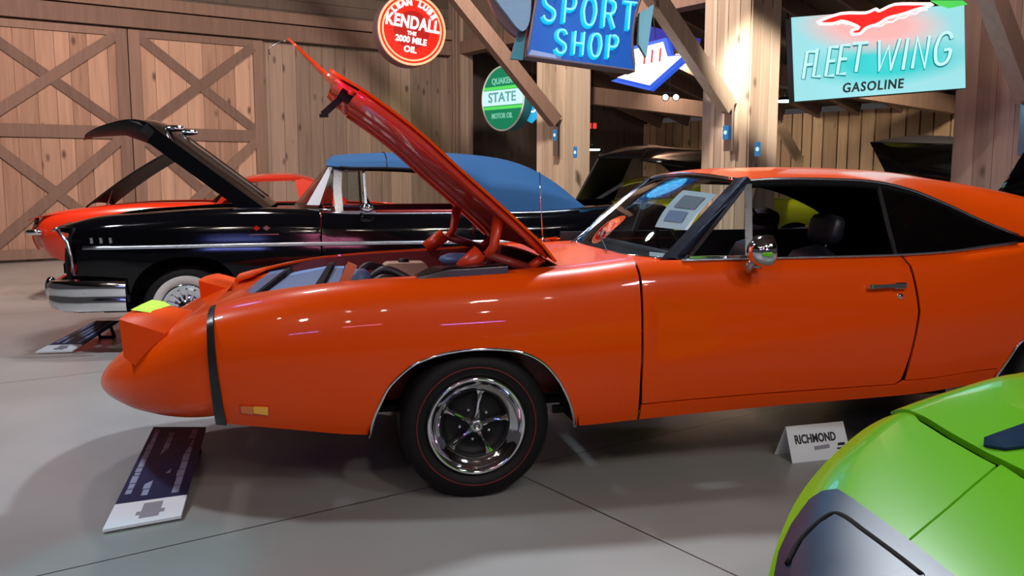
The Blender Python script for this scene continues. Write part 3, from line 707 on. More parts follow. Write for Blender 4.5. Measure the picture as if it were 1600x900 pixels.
m = MB(); m.tube([ws(1, i / 24) + Vector((-.006, 0, .006)) for i in range(25)], .011, 6); m.obj('windscreen_trim', m_chrome, car, True)
# interior
def box_(name, mat, b, par=car, bev=0):
    m = MB(); m.box(*b); o = m.obj(name, mat, par)
    if bev: md = o.modifiers.new('b', 'BEVEL'); md.width = bev; md.segments = 3
    return o
box_('floor_pan', m_matte, (.75, 3.9, .25, 1.67, .36, .40))
for y_ in (.135, CW - .155):
    box_('door_trim', m_vinyl, (.85, 3.4, y_, y_ + .02, .42, 1.045 if y_ < 1 else 1.10))
def dash(u, v):
    a = u * math.pi * .75; return Vector((1.20 - .11 * math.sin(a) - .10 * (1 - u) * .5, .22 + 1.48 * v, 1.06 - .02 - .12 * (1 - math.cos(a)) * .5 + .03 * math.sin(a)))
grid('dashboard', dash, 8, 8, m_vinyl, car, thick=.02)
box_('dash_top', m_satin, (.86, 1.14, .24, 1.68, 1.03, 1.045), bev=.01)
grid('headliner', lambda u, v: roof(.02 + .60 * u, .005 + .99 * v) + Vector((0, 0, -.03)), 16, 12, m_matte, car)
for sgn in (0, 1):
    Y_ = (lambda y: y) if not sgn else (lambda y: CW - y)
    skin('quarter_trim', [(2.88, 1.06), (3.3, 1.06), (3.3, 1.20), (2.88, 1.15)], lambda t, z: Vector((t, Y_(.20), z)), m_matte, car, step=.2, thick=.01)
skin('quarter_trim', [(2.36, 1.375), (2.66, 1.165), (2.60, 1.06), (3.0, 1.06), (3.0, 1.13), (2.6, 1.27), (2.4, 1.36)], lambda t, z: Vector((t, 1.60, z)), m_matte, car, step=.2, thick=.02)
skin('rear_shelf', [(2.75, .25), (3.7, .2), (3.7, 1.72), (2.75, 1.67)], lambda t, y: Vector((t, y, 1.085)), m_matte, car, step=.2, thick=.01)
grid('rear_bulkhead', lambda u, v: Vector((2.9 + .5 * v, .22 + 1.48 * u, .45 + .75 * v)), 3, 3, m_matte, car)
def seat(y):
    s = empty('bucket_seat'); s.parent = car
    def pad(name, ctr, sz, tilt, par, e=.35):
        rings = []
        for i in range(9):
            f = -1 + 2 * i / 8; k = (1 - abs(f) ** 4) ** .5 if abs(f) < 1 else .02; k = max(k, .05)
            ring = []
            for j in range(24):
                a = 2 * math.pi * j / 24; c, q = math.cos(a), math.sin(a)
                ring.append(Vector((sz[0]/2 * k * abs(c) ** .5 * (1 if c > 0 else -1), sz[1]/2 * k * abs(q) ** .5 * (1 if q > 0 else -1), sz[2]/2 * f)))
            rings.append(ring)
        m = MB(); m.loft(rings); o = m.obj(name, m_vinyl, par, True); o.location = ctr; o.rotation_euler = (0, tilt, 0); return o
    pad('cushion', (1.62, y, .62), (.52, .50, .20), .08, s)
    pad('backrest', (1.93, y, .84), (.15, .50, .52), .28, s)
    pad('headrest', (2.03, y, 1.17), (.09, .27, .19), .2, s)
    m = MB(); m.tube([(1.99, y - .05, 1.05), (2.02, y - .05, 1.12)], .006, 6); m.tube([(1.99, y + .05, 1.05), (2.02, y + .05, 1.12)], .006, 6); m.obj('headrest_post', m_chrome, s)
seat(.60); seat(1.30)
m = MB(); m.tube([Vector((1.42 + .06 * math.cos(a) * .4, 1.30 + .19 * math.sin(a), 1.0 + .19 * math.cos(a) * .9)) + Vector((-.08 * math.cos(a), 0, 0)) for a in [2 * math.pi * i / 32 for i in range(32)]], .012, 8, closed=True)
m.bar((1.44, 1.12, 1.0), (1.44, 1.48, 1.0), .03, .012); m.tube([(1.42, 1.30, 1.0), (1.2, 1.3, .92)], .02, 8); m.obj('steering_wheel', m_satin, car, True)
# inside mirror
mt_, mz_ = FC.px(1192, 343, .96)
def ellip(m, c, r, n=16, mm=12):
    rings = []
    for i in range(mm + 1):
        f = math.pi * i / mm; k = max(.02, math.sin(f)); rings.append([Vector((c[0] - r[0] * math.cos(f), c[1] + r[1] * k * math.cos(2*math.pi*j/n), c[2] + r[2] * k * math.sin(2*math.pi*j/n))) for j in range(n)])
    m.loft(rings)
m = MB(); ellip(m, (mt_, .96, mz_), (.062, .13, .038)); m.tube([(mt_ - .02, .96, mz_), (mt_ - .10, .96, mz_ + .10)], .008, 6); m.obj('inside_mirror', m_satin, car, True)
# outside chrome mirror
dm = empty('door_mirror'); dm.parent = car
tt, zz = FC.px(1189, 392, -.04)
m = MB(); rings = []
for f, r_ in ((-1, .004), (-.85, .035), (-.5, .052), (0, .064), (.5, .068), (.85, .069), (1, .064)):
    rings.append([Vector((tt - .012 + .062 * f * .9, -.05 + r_ * math.cos(2*math.pi*j/24), zz + r_ * 1.12 * math.sin(2*math.pi*j/24))) for j in range(24)])
m.loft(rings); m.obj('mirror_shell', m_chrome, dm, True)
bz = sinterp(ZT, tt) - .02
m = MB(); m.tube(curve([(tt - .03, -.02, zz - .05), (tt - .035, .01, zz - .09), (tt - .01, .05, bz + .0), (tt + .05, .055, bz - .005)], 5), [.016] * 6 + [.018] * 5 + [.014] * 5, 8); m.obj('mirror_arm', m_dchrome, dm, True)
# door handle and lock
dh = empty('door_handle'); dh.parent = car
h0 = FC.px(1365, 449, -.02); h1 = FC.px(1420, 447, -.02); lk = FC.px(1411, 464, -.0)
def sy_(t, z): return side(t, vz(t, z)).y
yy = sy_(h0[0], h0[1])
m = MB(); m.box(h0[0], h0[0] + .03, yy - .035, yy + .01, h0[1] - .012, h0[1] + .010); m.bar((h0[0] + .015, yy - .032, h0[1]), (h1[0] - .03, yy - .034, h0[1] + .002), .014, .018); m.obj('grip', m_chrome, dh)
m = MB(); m.box(h1[0] - .055, h1[0] + .008, yy - .040, yy + .012, h0[1] - .016, h0[1] + .016); o = m.obj('push_button_housing', m_chrome, dh); md = o.modifiers.new('b', 'BEVEL'); md.width = .004
m = MB(); m.lathe([(0, -.010), (.008, -.010), (.016, -.004), (.017, .006)], 20, c=(lk[0], sy_(*lk) , lk[1])); m.obj('key_lock', m_chrome, dh, True)
# papers behind the windscreen
g1 = FC.px(1050, 300, 1.0)
def wsq(px, py):                           # parameters (u,v) on the windscreen under a sighting
    o_ = FC.O; best = None
    for i in range(41):
        for j in range(61):
            p = ws(i / 40, j / 60); w_ = FC.O + FC.A * p.x + FC.N * p.y + Vector((0, 0, p.z)); r_ = cray(px, py); d_ = (w_ - Vector((0, 0, CAMH)))
            e = (d_.x / d_.y - r_.x / r_.y) ** 2 + (d_.z / d_.y - r_.z / r_.y) ** 2
            if best is None or e < best[0]: best = (e, i / 40, j / 60)
    return best[1:]
def wspaper(name, quad, mat, lift=.012, par=None, **k):
    q = [wsq(*p) for p in quad]
    def f(a, b):
        x = (1-a)*(1-b); y = a*(1-b); z = a*b; w = (1-a)*b
        u = q[0][0]*x + q[1][0]*y + q[2][0]*z + q[3][0]*w; v = q[0][1]*x + q[1][1]*y + q[2][1]*z + q[3][1]*w
        return ws(u, v) + Vector((lift, 0, -lift))
    vs = [f(i / 6, j / 6) for i in range(7) for j in range(7)]
    fs = [(i*7+j, (i+1)*7+j, (i+1)*7+j+1, i*7+j+1) for i in range(6) for j in range(6)]
    o = mesh(name, vs, fs, mat, par, True, **k); return o, f
carw = Matrix.Translation((-.150, 3.88, 0)) @ Matrix.Rotation(math.radians(12), 4, 'Z')
pp, pf = wspaper('window_sheet', [(1063, 293), (1119, 299), (1078, 361), (1019, 351)], m_paper, par=car)
for n_, (a0, a1, b0, b1), mt in (('printed_picture', (.25, .85, .15, .5), m_grey), ('printed_picture', (.2, .75, .58, .85), m_pale)):
    vs = [pf(a0 + (a1-a0)*i/3, b0 + (b1-b0)*j/3) + Vector((-.003, 0, .003)) for i in range(4) for j in range(4)]
    mesh(n_, vs, [(i*4+j, (i+1)*4+j, (i+1)*4+j+1, i*4+j+1) for i in range(3) for j in range(3)], mt, pp)
st, _ = wspaper('registration_sticker', [(1011, 389), (1038, 392), (1034, 401), (1009, 398)], m_paper, par=car)
# wheels, arches
for x_, R_ in ((0, .341), (3.16, .355)):
    wheel('wheel', car, (x_, .035, R_), R=R_, rot=0)
    wheel('wheel', car, (x_, CW - .035, R_), R=R_, side=-1)
    for y0, y1 in ((.06, .40), (CW - .40, CW - .06)):
        m = MB(); n = 20
        rings = [[Vector((x_ + .52 * math.cos(math.pi * i / n) * .93, y, (.30 if x_ == 0 else .36) + .46 * math.sin(math.pi * i / n))) for i in range(n + 1)] for y in (y0, y1)]
        m.loft(rings, closed=False); m.obj('wheel_housing', m_matte, car, True)
    m = MB(); m.tube([(x_, .2, R_), (x_, CW - .2, R_)], .04, 10); m.obj('axle', m_steel, car, True)
m = MB(); m.bar((-.9, .45, .42), (3.9, .45, .46), .08, .10); m.bar((-.9, 1.47, .42), (3.9, 1.47, .46), .08, .10); m.bar((.42, .30, .33), (.60, .30, .33), .03, .035); m.obj('chassis_rail', m_satin, car)
m = MB(); m.tube([(.6, .5, .30), (2.9, .5, .33), (4.1, .45, .40)], .03, 10); m.obj('exhaust_pipe', m_steel, car, True)
m = MB(); m.box(.75, 2.6, .3, 1.62, .30, .36); m.obj('underbody', m_matte, car)
# tail
grid('tail_panel', lambda u, v: Vector((4.27 + .04 * math.sin(v * math.pi), .12 + 1.68 * u, .50 + .57 * v)), 8, 8, m_orange, car, thick=.02)
m = MB(); m.box(4.29, 4.34, .25, 1.67, .78, .92); m.obj('tail_lamp_strip', m_redlens, car)
# aerial mast
mast = MB(); at0, az0 = FC.px(848, 372, 1.66); at1, az1 = FC.px(843, 268, 1.66)
mast.tube([(at0, 1.66, az0 - .02), (at1, 1.66, az1)], .0028, 6); mast.lathe([(.016, az0 - .04), (.014, az0 - .01), (.006, az0 + .01)], 12, axis='Z', c=(at0, 1.66, 0)); mast.obj('aerial', m_chrome, car, True)
# ================================================================== THE BLACK CONVERTIBLE
def generic_side(ZT_, ZB_, YP_, SEC_, width, roll=.03, rolld=.05):
    def f(t, v, out=0):
        zb, zt = sinterp(ZB_, t), sinterp(ZT_, t)
        if v <= 1: y = sinterp(SEC_, max(0, v)) + sinterp(YP_, t); z = zb + (zt - zb) * v
        else: w = v - 1; y = SEC_[-1][1] + sinterp(YP_, t) + w; z = zt + roll * (1 - math.exp(-w / rolld))
        return Vector((t, y - out, z))
    def inv(t, z): zb, zt = sinterp(ZB_, t), sinterp(ZT_, t); return (z - zb) / (zt - zb)
    def farf(t, v, out=0): p = f(t, v, out); return Vector((p.x, width - p.y, p.z))
    return f, farf, inv
FB = Frame((-2.714, 7.297), 11)
bc = empty('black_convertible', (-2.714, 7.297, 0), math.radians(11), label='black classic convertible with blue soft top, whitewall tyres and raised hood', cat='car')
BW = 1.98
bZT = [(-.95, 1.03), (-.85, 1.055), (-.65, 1.10), (-.3, 1.125), (.1, 1.15), (.6, 1.16), (1.0, 1.15), (1.4, 1.135), (2.2, 1.13), (3.0, 1.13), (3.4, 1.15), (4.1, 1.19), (4.25, 1.17)]
bZB = [(-.95, .50), (-.5, .46), (-.35, .40), (.5, .32), (2.6, .32), (3.6, .42), (4.25, .50)]
bYP = [(-.95, .10), (-.8, .03), (-.55, 0), (1, 0), (3.6, 0), (4.25, .06)]
bSEC = [(0, .07), (.12, .03), (.3, .01), (.50, 0), (.60, .005), (.72, .02), (.85, .035), (.93, .055), (1, .10)]
bs, bsf, bvz = generic_side(bZT, bZB, bYP, bSEC, BW)
bA = [(-.42, .40), (-.40, .50), (-.36, .60), (-.29, .69), (-.19, .755), (-.06, .795), (.08, .80), (.22, .785), (.33, .735), (.41, .65), (.455, .55), (.47, .44), (.475, .32)]
bAc = [tuple(p) for p in curve(bA, 3)]
bRA = [(x + 3.0, min(z, .66)) for x, z in bAc]
for fn, off in ((bs, -1), (bsf, 1)):
    st_ = .035 if off == -1 else .09
    ol = [(-.80, .02), (-.50, 0)] + [(t, max(0, bvz(t, z))) for t, z in bAc] + [(1.12, 0), (1.13, 1.0), (1.1, 1.22), (.1, 1.25), (-.6, 1.25), (-.93, 1.2), (-.95, .96), (-.86, .90), (-.80, .7), (-.79, .35)]
    skin('front_fender', ol, fn, m_black, bc, step=st_, sy=.62, off=off)
    skin('door', [(1.14, .02), (2.42, .02), (2.42, 1.0), (1.14, 1.0)], fn, m_black, bc, step=st_ + .01, sy=.62, off=off)
    ol = [(2.435, .0)] + [(t, max(0, bvz(t, z))) for t, z in bRA] + [(4.2, 0), (4.25, .5), (4.25, 1.0), (4.2, 1.15), (2.9, 1.15), (2.6, 1.02), (2.435, 1.0)]
    skin('quarter_panel', ol, fn, m_black, bc, step=st_ + .01, sy=.62, off=off)
    m = MB(); m.tube([fn(t, bvz(t, .885 + .006 * math.sin(t)), .004) for t in [-.74 + .12 * i for i in range(41)]], .0165, 8); m.obj('side_moulding', m_bright, bc, True)
    m = MB(); m.tube([fn(t, 1.0, .0) + Vector((0, 0, .006)) for t in [1.2 + .1 * i for i in range(23)]], .008, 6); m.obj('belt_moulding', m_bright, bc, True)
for i in range(3):
    t = -.672 + .073 * i; m = MB(); p = bs(t, bvz(t, .918), .003); q = bs(t - .006, bvz(t, .962), .003); m.bar(p, q, .018, .014, up=(0, 1, 0)); m.obj('fender_louvre', m_bright, bc)
for t, mt in ((.61, m_redlens), (.69, m_dchrome)):
    p = bs(t, bvz(t, 1.027), .006); m = MB(); m.prism([(p.x - .03, p.z), (p.x, p.z - .022), (p.x + .03, p.z), (p.x, p.z + .022)], p.y, p.y + .012); m.obj('crossed_flag_badge', mt, bc)
m = MB(); p = bs(.55, bvz(.55, .975), .004); m.bar(p, p + Vector((.24, 0, 0)), .010, .008); m.obj('script_badge', m_dchrome, bc)
# headlamp brow, front grille face, bumper
for Yf in (lambda y: y, lambda y: BW - y):
    br = MB(); br.tube([Vector((-.95, Yf(.115), 1.035)), Vector((-.99, Yf(.17), 1.02)), Vector((-.97, Yf(.30), 1.04)), Vector((-.93, Yf(.42), 1.06))], .014, 8); br.tube([Vector((-.95, Yf(.11), 1.03)), Vector((-.87, Yf(.065), .93)), Vector((-.835, Yf(.05), .80)), Vector((-.825, Yf(.05), .66))], .013, 8); br.obj('headlamp_brow', m_bright, bc, True)
    m = MB(); m.lathe([(0, -.03), (.06, -.02), (.085, 0), (.10, .02), (.115, .02), (.12, .06)], 28, axis='X', c=(-.90, Yf(.26), .90)); m.obj('headlamp', m_dchrome, bc, True)
    m = MB(); ellip(m, (-.83, Yf(.09), .705), (.03, .05, .055)); m.obj('parking_lamp', m_redlens, bc, True)
def bfront(u, v):
    y = .08 + (BW - .16) * u; w = 2 * u - 1
    return Vector((-.80 - .16 * (1 - abs(w) ** 2.5) - .06 * math.sin(v * math.pi), y, .44 + .60 * v))
grid('grille_panel', bfront, 20, 10, m_matte, bc, thick=.02)
for z_ in (.60, .68, .76):
    m = MB(); m.tube([Vector((-.865 - .17 * (1 - abs(2 * i / 16 - 1) ** 2.5), .35 + (BW - .7) * i / 16, z_)) for i in range(17)], .008, 6); m.obj('grille_bar', m_dchrome, bc, True)
# wrap-round bumper
def bump_ring(p, d, h, th):
    e = Vector((0, 0, 1)); o = d.normalized(); out = []
    for a, b in ((-.5, .0), (-.46, .55), (-.28, .9), (-.12, .86), (-.05, .74), (.05, .74), (.14, .92), (.32, .95), (.46, .6), (.5, .0), (.4, -.15), (0, -.12), (-.4, -.15)):
        out.append(p + e * (a * h) + o * (b * th))
    return out
path = []
for (x, y, dx, dy, h, zc) in ((-.42, -.015, 0, -1, .26, .495), (-.60, -.03, 0, -1, .265, .50), (-.78, -.03, -.15, -1, .27, .50), (-.90, .02, -.6, -.8, .26, .50), (-1.0, .12, -1, -.3, .24, .50), (-1.06, .30, -1, 0, .19, .50), (-1.10, .55, -1, 0, .15, .50), (-1.14, .99, -1, 0, .15, .50)):
    path.append((Vector((x, y, zc)), Vector((dx, dy, 0)), h))
full = path + [(Vector((p.x, BW - p.y, p.z)), Vector((d.x, -d.y, 0)), h) for p, d, h in path[-2::-1]]
m = MB(); m.loft([bump_ring(p, d, h, .05) for p, d, h in full]); m.obj('front_bumper', m_chrome, bc, True, sharp=35)
for y_ in (.42, BW - .42):
    m = MB(); ellip(m, (-1.11, y_, .52), (.05, .05, .10)); m.obj('bumper_guard', m_chrome, bc, True)
# engine bay rim, raised hood
grid('cowl_top', lambda u, v: Vector((.55 + .55 * u + .0 * v, .12 + 1.74 * v, 1.15 + .03 * (1 - (2 * v - 1) ** 2))), 6, 12, m_black, bc, thick=.01)
m = MB(); m.box(-.75, .6, .35, 1.63, .5, .98); m.obj('engine_bay', m_matte, bc)
grid('front_header', lambda u, v: Vector((-.93 + .2 * u - .08 * (1 - abs(2 * v - 1) ** 2), .13 + 1.72 * v, 1.04 + .03 * u + .015 * (1 - (2 * v - 1) ** 2))), 4, 20, m_black, bc, thick=.015)
HB = math.atan2(1.90 - 1.16, .95)
bd_ = Vector((-math.cos(HB), 0, math.sin(HB))); bn_ = Vector((math.sin(HB), 0, math.cos(HB)))
def bh(s, y, off=0):
    c = 1 - ((y - .99) / .70) ** 2
    drop = 0 if s < 1.12 else (s - 1.12) ** 2 * 1.9
    return Vector((.68, y, 1.165)) + bd_ * s + bn_ * (.05 * c + off - drop)
ol = [(0, .30), (1.12, .30), (1.30, .42), (1.48, .62), (1.60, .80), (1.66, .99), (1.60, 1.18), (1.48, 1.36), (1.30, 1.56), (1.12, 1.68), (0, 1.68)]
hb = skin('hood', ol, bh, m_black, bc, step=.05, thick=.015, off=1)
for ys in (.34, 1.64):
    m = MB(); m.loft([[bh(s_, ys + a, b) for a, b in ((-.05, 0), (.05, 0), (.05, -.13), (-.05, -.13))] for s_ in [.05 + .105 * i for i in range(11)]]); m.obj('hood_side_frame', m_black, hb)
m = MB(); m.loft([[bh(s_, ys, b) for s_, b in ((1.08, -.01), (1.20, -.01), (1.20, -.09), (1.08, -.09))] for ys in [.34 + .13 * i for i in range(11)]]); m.obj('hood_cross_frame', m_satin, hb)
for ys in (.75, 1.23):
    m = MB(); m.tube([bh(.1 + .1 * i, ys, -.02) for i in range(10)], .03, 8); m.obj('hood_rib', m_satin, hb, True)
rings = []
for i in range(21):
    w = -1 + i / 10; sN = 1.10 + .56 * math.sqrt(max(0, 1 - abs(w) ** 2.2)) + .001; y = .99 + w * .66; dp = .05 + .13 * (1 - w * w)
    rings.append([bh(1.02, y, -.005), bh(1.02 + (sN - 1.02) * .5, y, -.008), bh(sN - .02, y, -.01), bh(sN - .04, y, -.03), bh(1.02 + (sN - 1.02) * .6, y, -.02 - dp * .75), bh(1.06, y, -.02 - dp)])
m = MB(); m.loft(rings); m.obj('hood_nose_frame', m_satin, hb, True, sharp=40)
for ys in (.86, 1.12):
    m = MB(); m.tube([bh(1.28, ys, -.05), bh(1.30, ys, -.13), bh(1.36, ys, -.15)], .016, 8); m.obj('hood_catch', m_bay, hb, True)
m = MB(); ellip(m, tuple(bh(1.05, .62, .035)), (.10, .03, .03)); m.obj('hood_rocket', m_chrome, hb, True)
m = MB(); ellip(m, tuple(bh(1.05, 1.36, .035)), (.10, .03, .03)); m.obj('hood_rocket', m_chrome, hb, True)
# windscreen, chrome frame
def bws(u, v):
    w = 2 * v - 1; c = abs(w) ** 3
    b = Vector((.86 + .36 * c, .99 + w * .80, 1.165)); tp = Vector((1.20 + .08 * c, .99 + w * .70, 1.575)); return b.lerp(tp, u)
grid('windscreen', bws, 8, 30, m_glass, bc)
for uu in (0, 1):
    m = MB(); m.tube([bws(uu, i / 24) for i in range(25)], .013, 8); m.obj('windscreen_trim', m_bright, bc, True)
for sg in (0, 1):
    Y_ = (lambda y: y) if not sg else (lambda y: BW - y)
    m = MB(); m.loft([[Vector((x + a, Y_(y + b), z)) for a, b in ((-.035, -.012), (.035, -.012), (.035, .03), (-.035, .03))] for x, y, z in ((1.29, .155, 1.14), (1.275, .20, 1.35), (1.285, .245, 1.53))]); m.obj('windscreen_pillar', m_bright, bc, True, sharp=40)
    m = MB(); m.bar((1.515, Y_(.15), 1.14), (1.500, Y_(.235), 1.515), .022, .022); m.bar((1.34, Y_(.235), 1.505), (1.5, Y_(.235), 1.512), .03, .02); m.bar((1.31, Y_(.15), 1.15), (1.60, Y_(.14), 1.15), .03, .02); m.obj('vent_frame', m_bright, bc)
    skin('vent_window', [(1.32, 1.15), (1.51, 1.15), (1.50, 1.50), (1.33, 1.50)], lambda t, z: Vector((t, Y_(.15 + (z - 1.15) * .24), z)), m_glass, bc, step=.1, thick=0)
    m = MB(); m.tube([Vector((t, Y_(.13), 1.15)) for t in (1.6, 2.0, 2.45)] + [Vector((2.6, Y_(.16), 1.15))], .018, 8); m.obj('door_cap', m_redin, bc, True)
    m = MB(); m.box(1.2, 3.1, min(Y_(.15), Y_(.17)), max(Y_(.15), Y_(.17)), .5, 1.14); m.obj('door_trim', m_redin, bc)
def bpaper(par):
    vs = [bws(.05 + .78 * i / 4, .30 + .12 * j / 2) + Vector((-.012, 0, .005)) for i in range(5) for j in range(3)]
    return mesh('window_card', vs, [(i*3+j, (i+1)*3+j, (i+1)*3+j+1, i*3+j+1) for i in range(4) for j in range(2)], m_paper, par)
vs = [bws(.10 + .82 * i / 6, .06 + .09 * j / 3) + Vector((.0, -.02, .0)) for i in range(7) for j in range(4)]
cd_ = mesh('window_card', vs, [(i*4+j, (i+1)*4+j, (i+1)*4+j+1, i*4+j+1) for i in range(6) for j in range(3)], m_paper, bc)
# cloth top: side, shoulder and crown in one skin
ZTP = [(1.19, 1.60), (1.22, 1.635), (1.35, 1.655), (1.7, 1.672), (2.1, 1.678), (2.4, 1.668), (2.7, 1.640), (2.9, 1.600), (3.1, 1.525), (3.3, 1.40), (3.48, 1.23), (3.56, 1.14)]
ZBT = [(1.19, 1.545), (1.4, 1.53), (1.7, 1.528), (2.05, 1.512), (2.22, 1.488), (2.32, 1.44), (2.42, 1.34), (2.52, 1.23), (2.60, 1.155), (3.0, 1.14), (3.56, 1.135)]
def top(u, v):
    t = 1.19 + 2.37 * u; w = 2 * v - 1; s = abs(w); sg = 1 if w > 0 else -1
    zb, zt = sinterp(ZBT, t), sinterp(ZTP, t); zt = max(zt, zb + .004)
    f = math.pi / 2 * min(1, s * 1.0); y = .99 + sg * (.81 - .0 * t) * (s ** .55 if False else min(1, 1.32 * math.sin(f * .78) ** 1.0 * .82 / .795))
    k = (1 - s ** 3.2)
    lean = .085 * (k ** .8) * (1 if s > .5 else 1)
    y = .99 + sg * (.84 * min(1, s * 1.22) - (.10 * k if s > .55 else 0) * min(1, (s - .55) * 4 if s > .55 else 0))
    return Vector((t, y, zb + (zt - zb) * k))
tp_ = grid('soft_top', top, 60, 44, m_top, bc, thick=.012)
m = MB(); m.tube([top(.215, i / 30) + Vector((0, 0, .004)) for i in range(31)], .004, 5); m.obj('top_seam', m_satin, tp_, True)
for sg in (0, 1):
    m = MB(); m.tube([Vector((t, .16 if not sg else BW - .16, sinterp(ZBT, t) - .008)) for t in [1.3 + .05 * i for i in range(26)]], .016, 6); m.obj('top_weather_strip', m_matte, tp_, True)
    m = MB(); m.tube([(2.25, .22 if not sg else BW - .22, 1.45), (2.62, .2 if not sg else BW - .2, 1.12)], .02, 6); m.obj('top_frame_rail', m_matte, tp_, True)
# inside
m = MB(); m.box(1.0, 3.2, .2, 1.78, .38, .45); m.obj('floor_pan', m_matte, bc)
m = MB(); m.box(1.0, 1.25, .2, 1.78, .95, 1.13); o = m.obj('dashboard', m_redin, bc); md = o.modifiers.new('b', 'BEVEL'); md.width = .03; md.segments = 3
for x_ in (1.9, 2.75):
    m = MB(); m.prism([(x_, .5), (x_ + .5, .5), (x_ + .62, 1.02), (x_ + .55, 1.08), (x_ + .46, 1.05), (x_ + .38, .72), (x_, .70)], .22, 1.76); o = m.obj('bench_seat', m_redin, bc); md = o.modifiers.new('b', 'BEVEL'); md.width = .03; md.segments = 3
m = MB(); cx, cz = 1.62, 1.12
m.tube([Vector((cx - .09 * math.cos(a), 1.40 + .2 * math.sin(a), cz + .17 * math.cos(a))) for a in [2 * math.pi * i / 32 for i in range(32)]], .011, 8, closed=True); m.bar((cx, 1.2, cz), (cx, 1.6, cz), .03, .012); m.tube([(cx, 1.4, cz), (1.25, 1.4, 1.02)], .02, 8); m.obj('steering_wheel', m_redin, bc, True)
m = MB(); ellip(m, (1.30, .99, 1.49), (.03, .11, .028)); m.obj('inside_mirror', m_chrome, bc, True)
m = MB(); ellip(m, (1.52, .02, 1.19), (.06, .05, .038)); m.tube([(1.52, .03, 1.18), (1.46, .07, 1.13)], .01, 6); m.obj('door_mirror', m_chrome, bc, True)
grid('rear_deck', lambda u, v: Vector((3.5 + .75 * u, .12 + 1.74 * v, 1.14 + .03 * (1 - (2 * v - 1) ** 2) - .12 * u * u)), 8, 12, m_black, bc, thick=.01)
m = MB(); m.box(4.16, 4.25, .12, 1.86, .45, 1.02); m.obj('tail_panel', m_black, bc)
for x_ in (.03, 3.03):
    wheel('wheel', bc, (x_, .06, .36), R=.36, W=.2, style='ww'); wheel('wheel', bc, (x_, BW - .06, .36), R=.36, W=.2, style='ww', side=-1)
    for y0, y1 in ((.08, .45), (BW - .45, BW - .08)):
        m = MB(); m.loft([[Vector((x_ + .46 * math.cos(math.pi * i / 16), y, .32 + .49 * math.sin(math.pi * i / 16))) for i in range(17)] for y in (y0, y1)], closed=False); m.obj('wheel_housing', m_matte, bc, True)
m = MB(); m.box(-.7, 4.1, .4, 1.58, .30, .40); m.obj('chassis', m_matte, bc)
# ================================================================== THE RED COUPE BEHIND
FR = Frame((-5.5, 10.5), 10)
rc = empty('red_coupe', (-5.5, 10.5, 0), math.radians(10), label='small red coupe by the barn doors with front-hinged hood standing open', cat='car')
RW = 1.8
rZT = [(-.14, .90), (-.05, .97), (.1, 1.01), (.5, 1.06), (1.0, 1.10), (1.6, 1.11), (2.4, 1.10), (3.2, 1.09), (4.2, 1.05), (4.4, .98)]
rZB = [(-.14, .72), (-.08, .60), (.0, .52), (.3, .42), (1, .30), (3, .30), (4.4, .5)]
rYP = [(-.14, .22), (-.08, .12), (0, .06), (.2, .01), (1, 0), (4, 0), (4.4, .1)]
rSEC = [(0, .10), (.2, .04), (.5, 0), (.75, .02), (.9, .06), (1, .13)]
rs, rsf, rvz = generic_side(rZT, rZB, rYP, rSEC, RW)
rA = [tuple(p) for p in curve([(.62, .32), (.66, .5), (.78, .66), (.98, .72), (1.18, .66), (1.30, .5), (1.34, .30)], 4)]
rR = [(x + 2.5, z) for x, z in rA]
for fn, off in ((rs, -1), (rsf, 1)):
    ol = [(-.14, .1), (0, 0), (.3, 0)] + [(t, max(0, rvz(t, z))) for t, z in rA] + [(1.92, 0), (1.92, 1.2), (.2, 1.28), (-.1, 1.3), (-.14, .9)]
    skin('front_fender', ol, fn, m_red, rc, step=.06, sy=.62, off=off)
    ol = [(1.93, 0)] + [(t, max(0, rvz(t, z))) for t, z in rR] + [(4.3, 0), (4.4, .5), (4.4, 1), (3.4, 1.2), (2.9, 1.02), (1.93, 1.0)]
    skin('body_side', ol, fn, m_red, rc, step=.07, sy=.62, off=off)
grid('nose', lambda u, v: Vector((-.14 - .10 * math.sin(u * math.pi) - .06 * math.sin(v * math.pi), .30 + (RW - .6) * u + (v - .5) * 0, .58 + .36 * v)), 10, 8, m_red, rc, thick=.02)
grid('nose_top', lambda u, v: Vector((-.2 + .75 * u, .14 + 1.52 * v, .94 + .12 * u ** .6 + .02 * (1 - (2 * v - 1) ** 2))), 8, 12, m_red, rc, thick=.01)
m = MB(); m.tube([Vector(p) for p in ((-.02, .03, .80), (-.16, .05, .80), (-.25, .25, .80), (-.29, .9, .80), (-.25, 1.55, .80), (-.16, 1.75, .80))], .035, 8); m.obj('front_bumper', m_chrome, rc, True)
m = MB(); m.lathe([(0, -.02), (.08, 0), (.09, .02)], 20, axis='X', c=(-.16, .30, .88)); m.obj('headlamp', m_dchrome, rc, True)
# forward-hinged hood seen from its underside
ha = math.atan2(.66, .98)
def rh(s, y, off=0):
    c = 1 - ((y - .9) / .62) ** 2; return Vector((.42, y, 1.07)) + Vector((math.cos(ha), 0, math.sin(ha))) * s + Vector((-math.sin(ha), 0, math.cos(ha))) * (.06 * c + off + .03 * math.sin(s / 1.2 * math.pi))
rhd = skin('hood', [(0, .28), (1.10, .30), (1.20, .42), (1.20, 1.38), (1.10, 1.5), (0, 1.52)], rh, m_satin, rc, step=.07, thick=.02, off=1)
m = MB(); m.tube([(.62, .35, 1.05), tuple(rh(.36, .35, -.01))], .012, 6); m.obj('hood_prop', m_dchrome, rc)
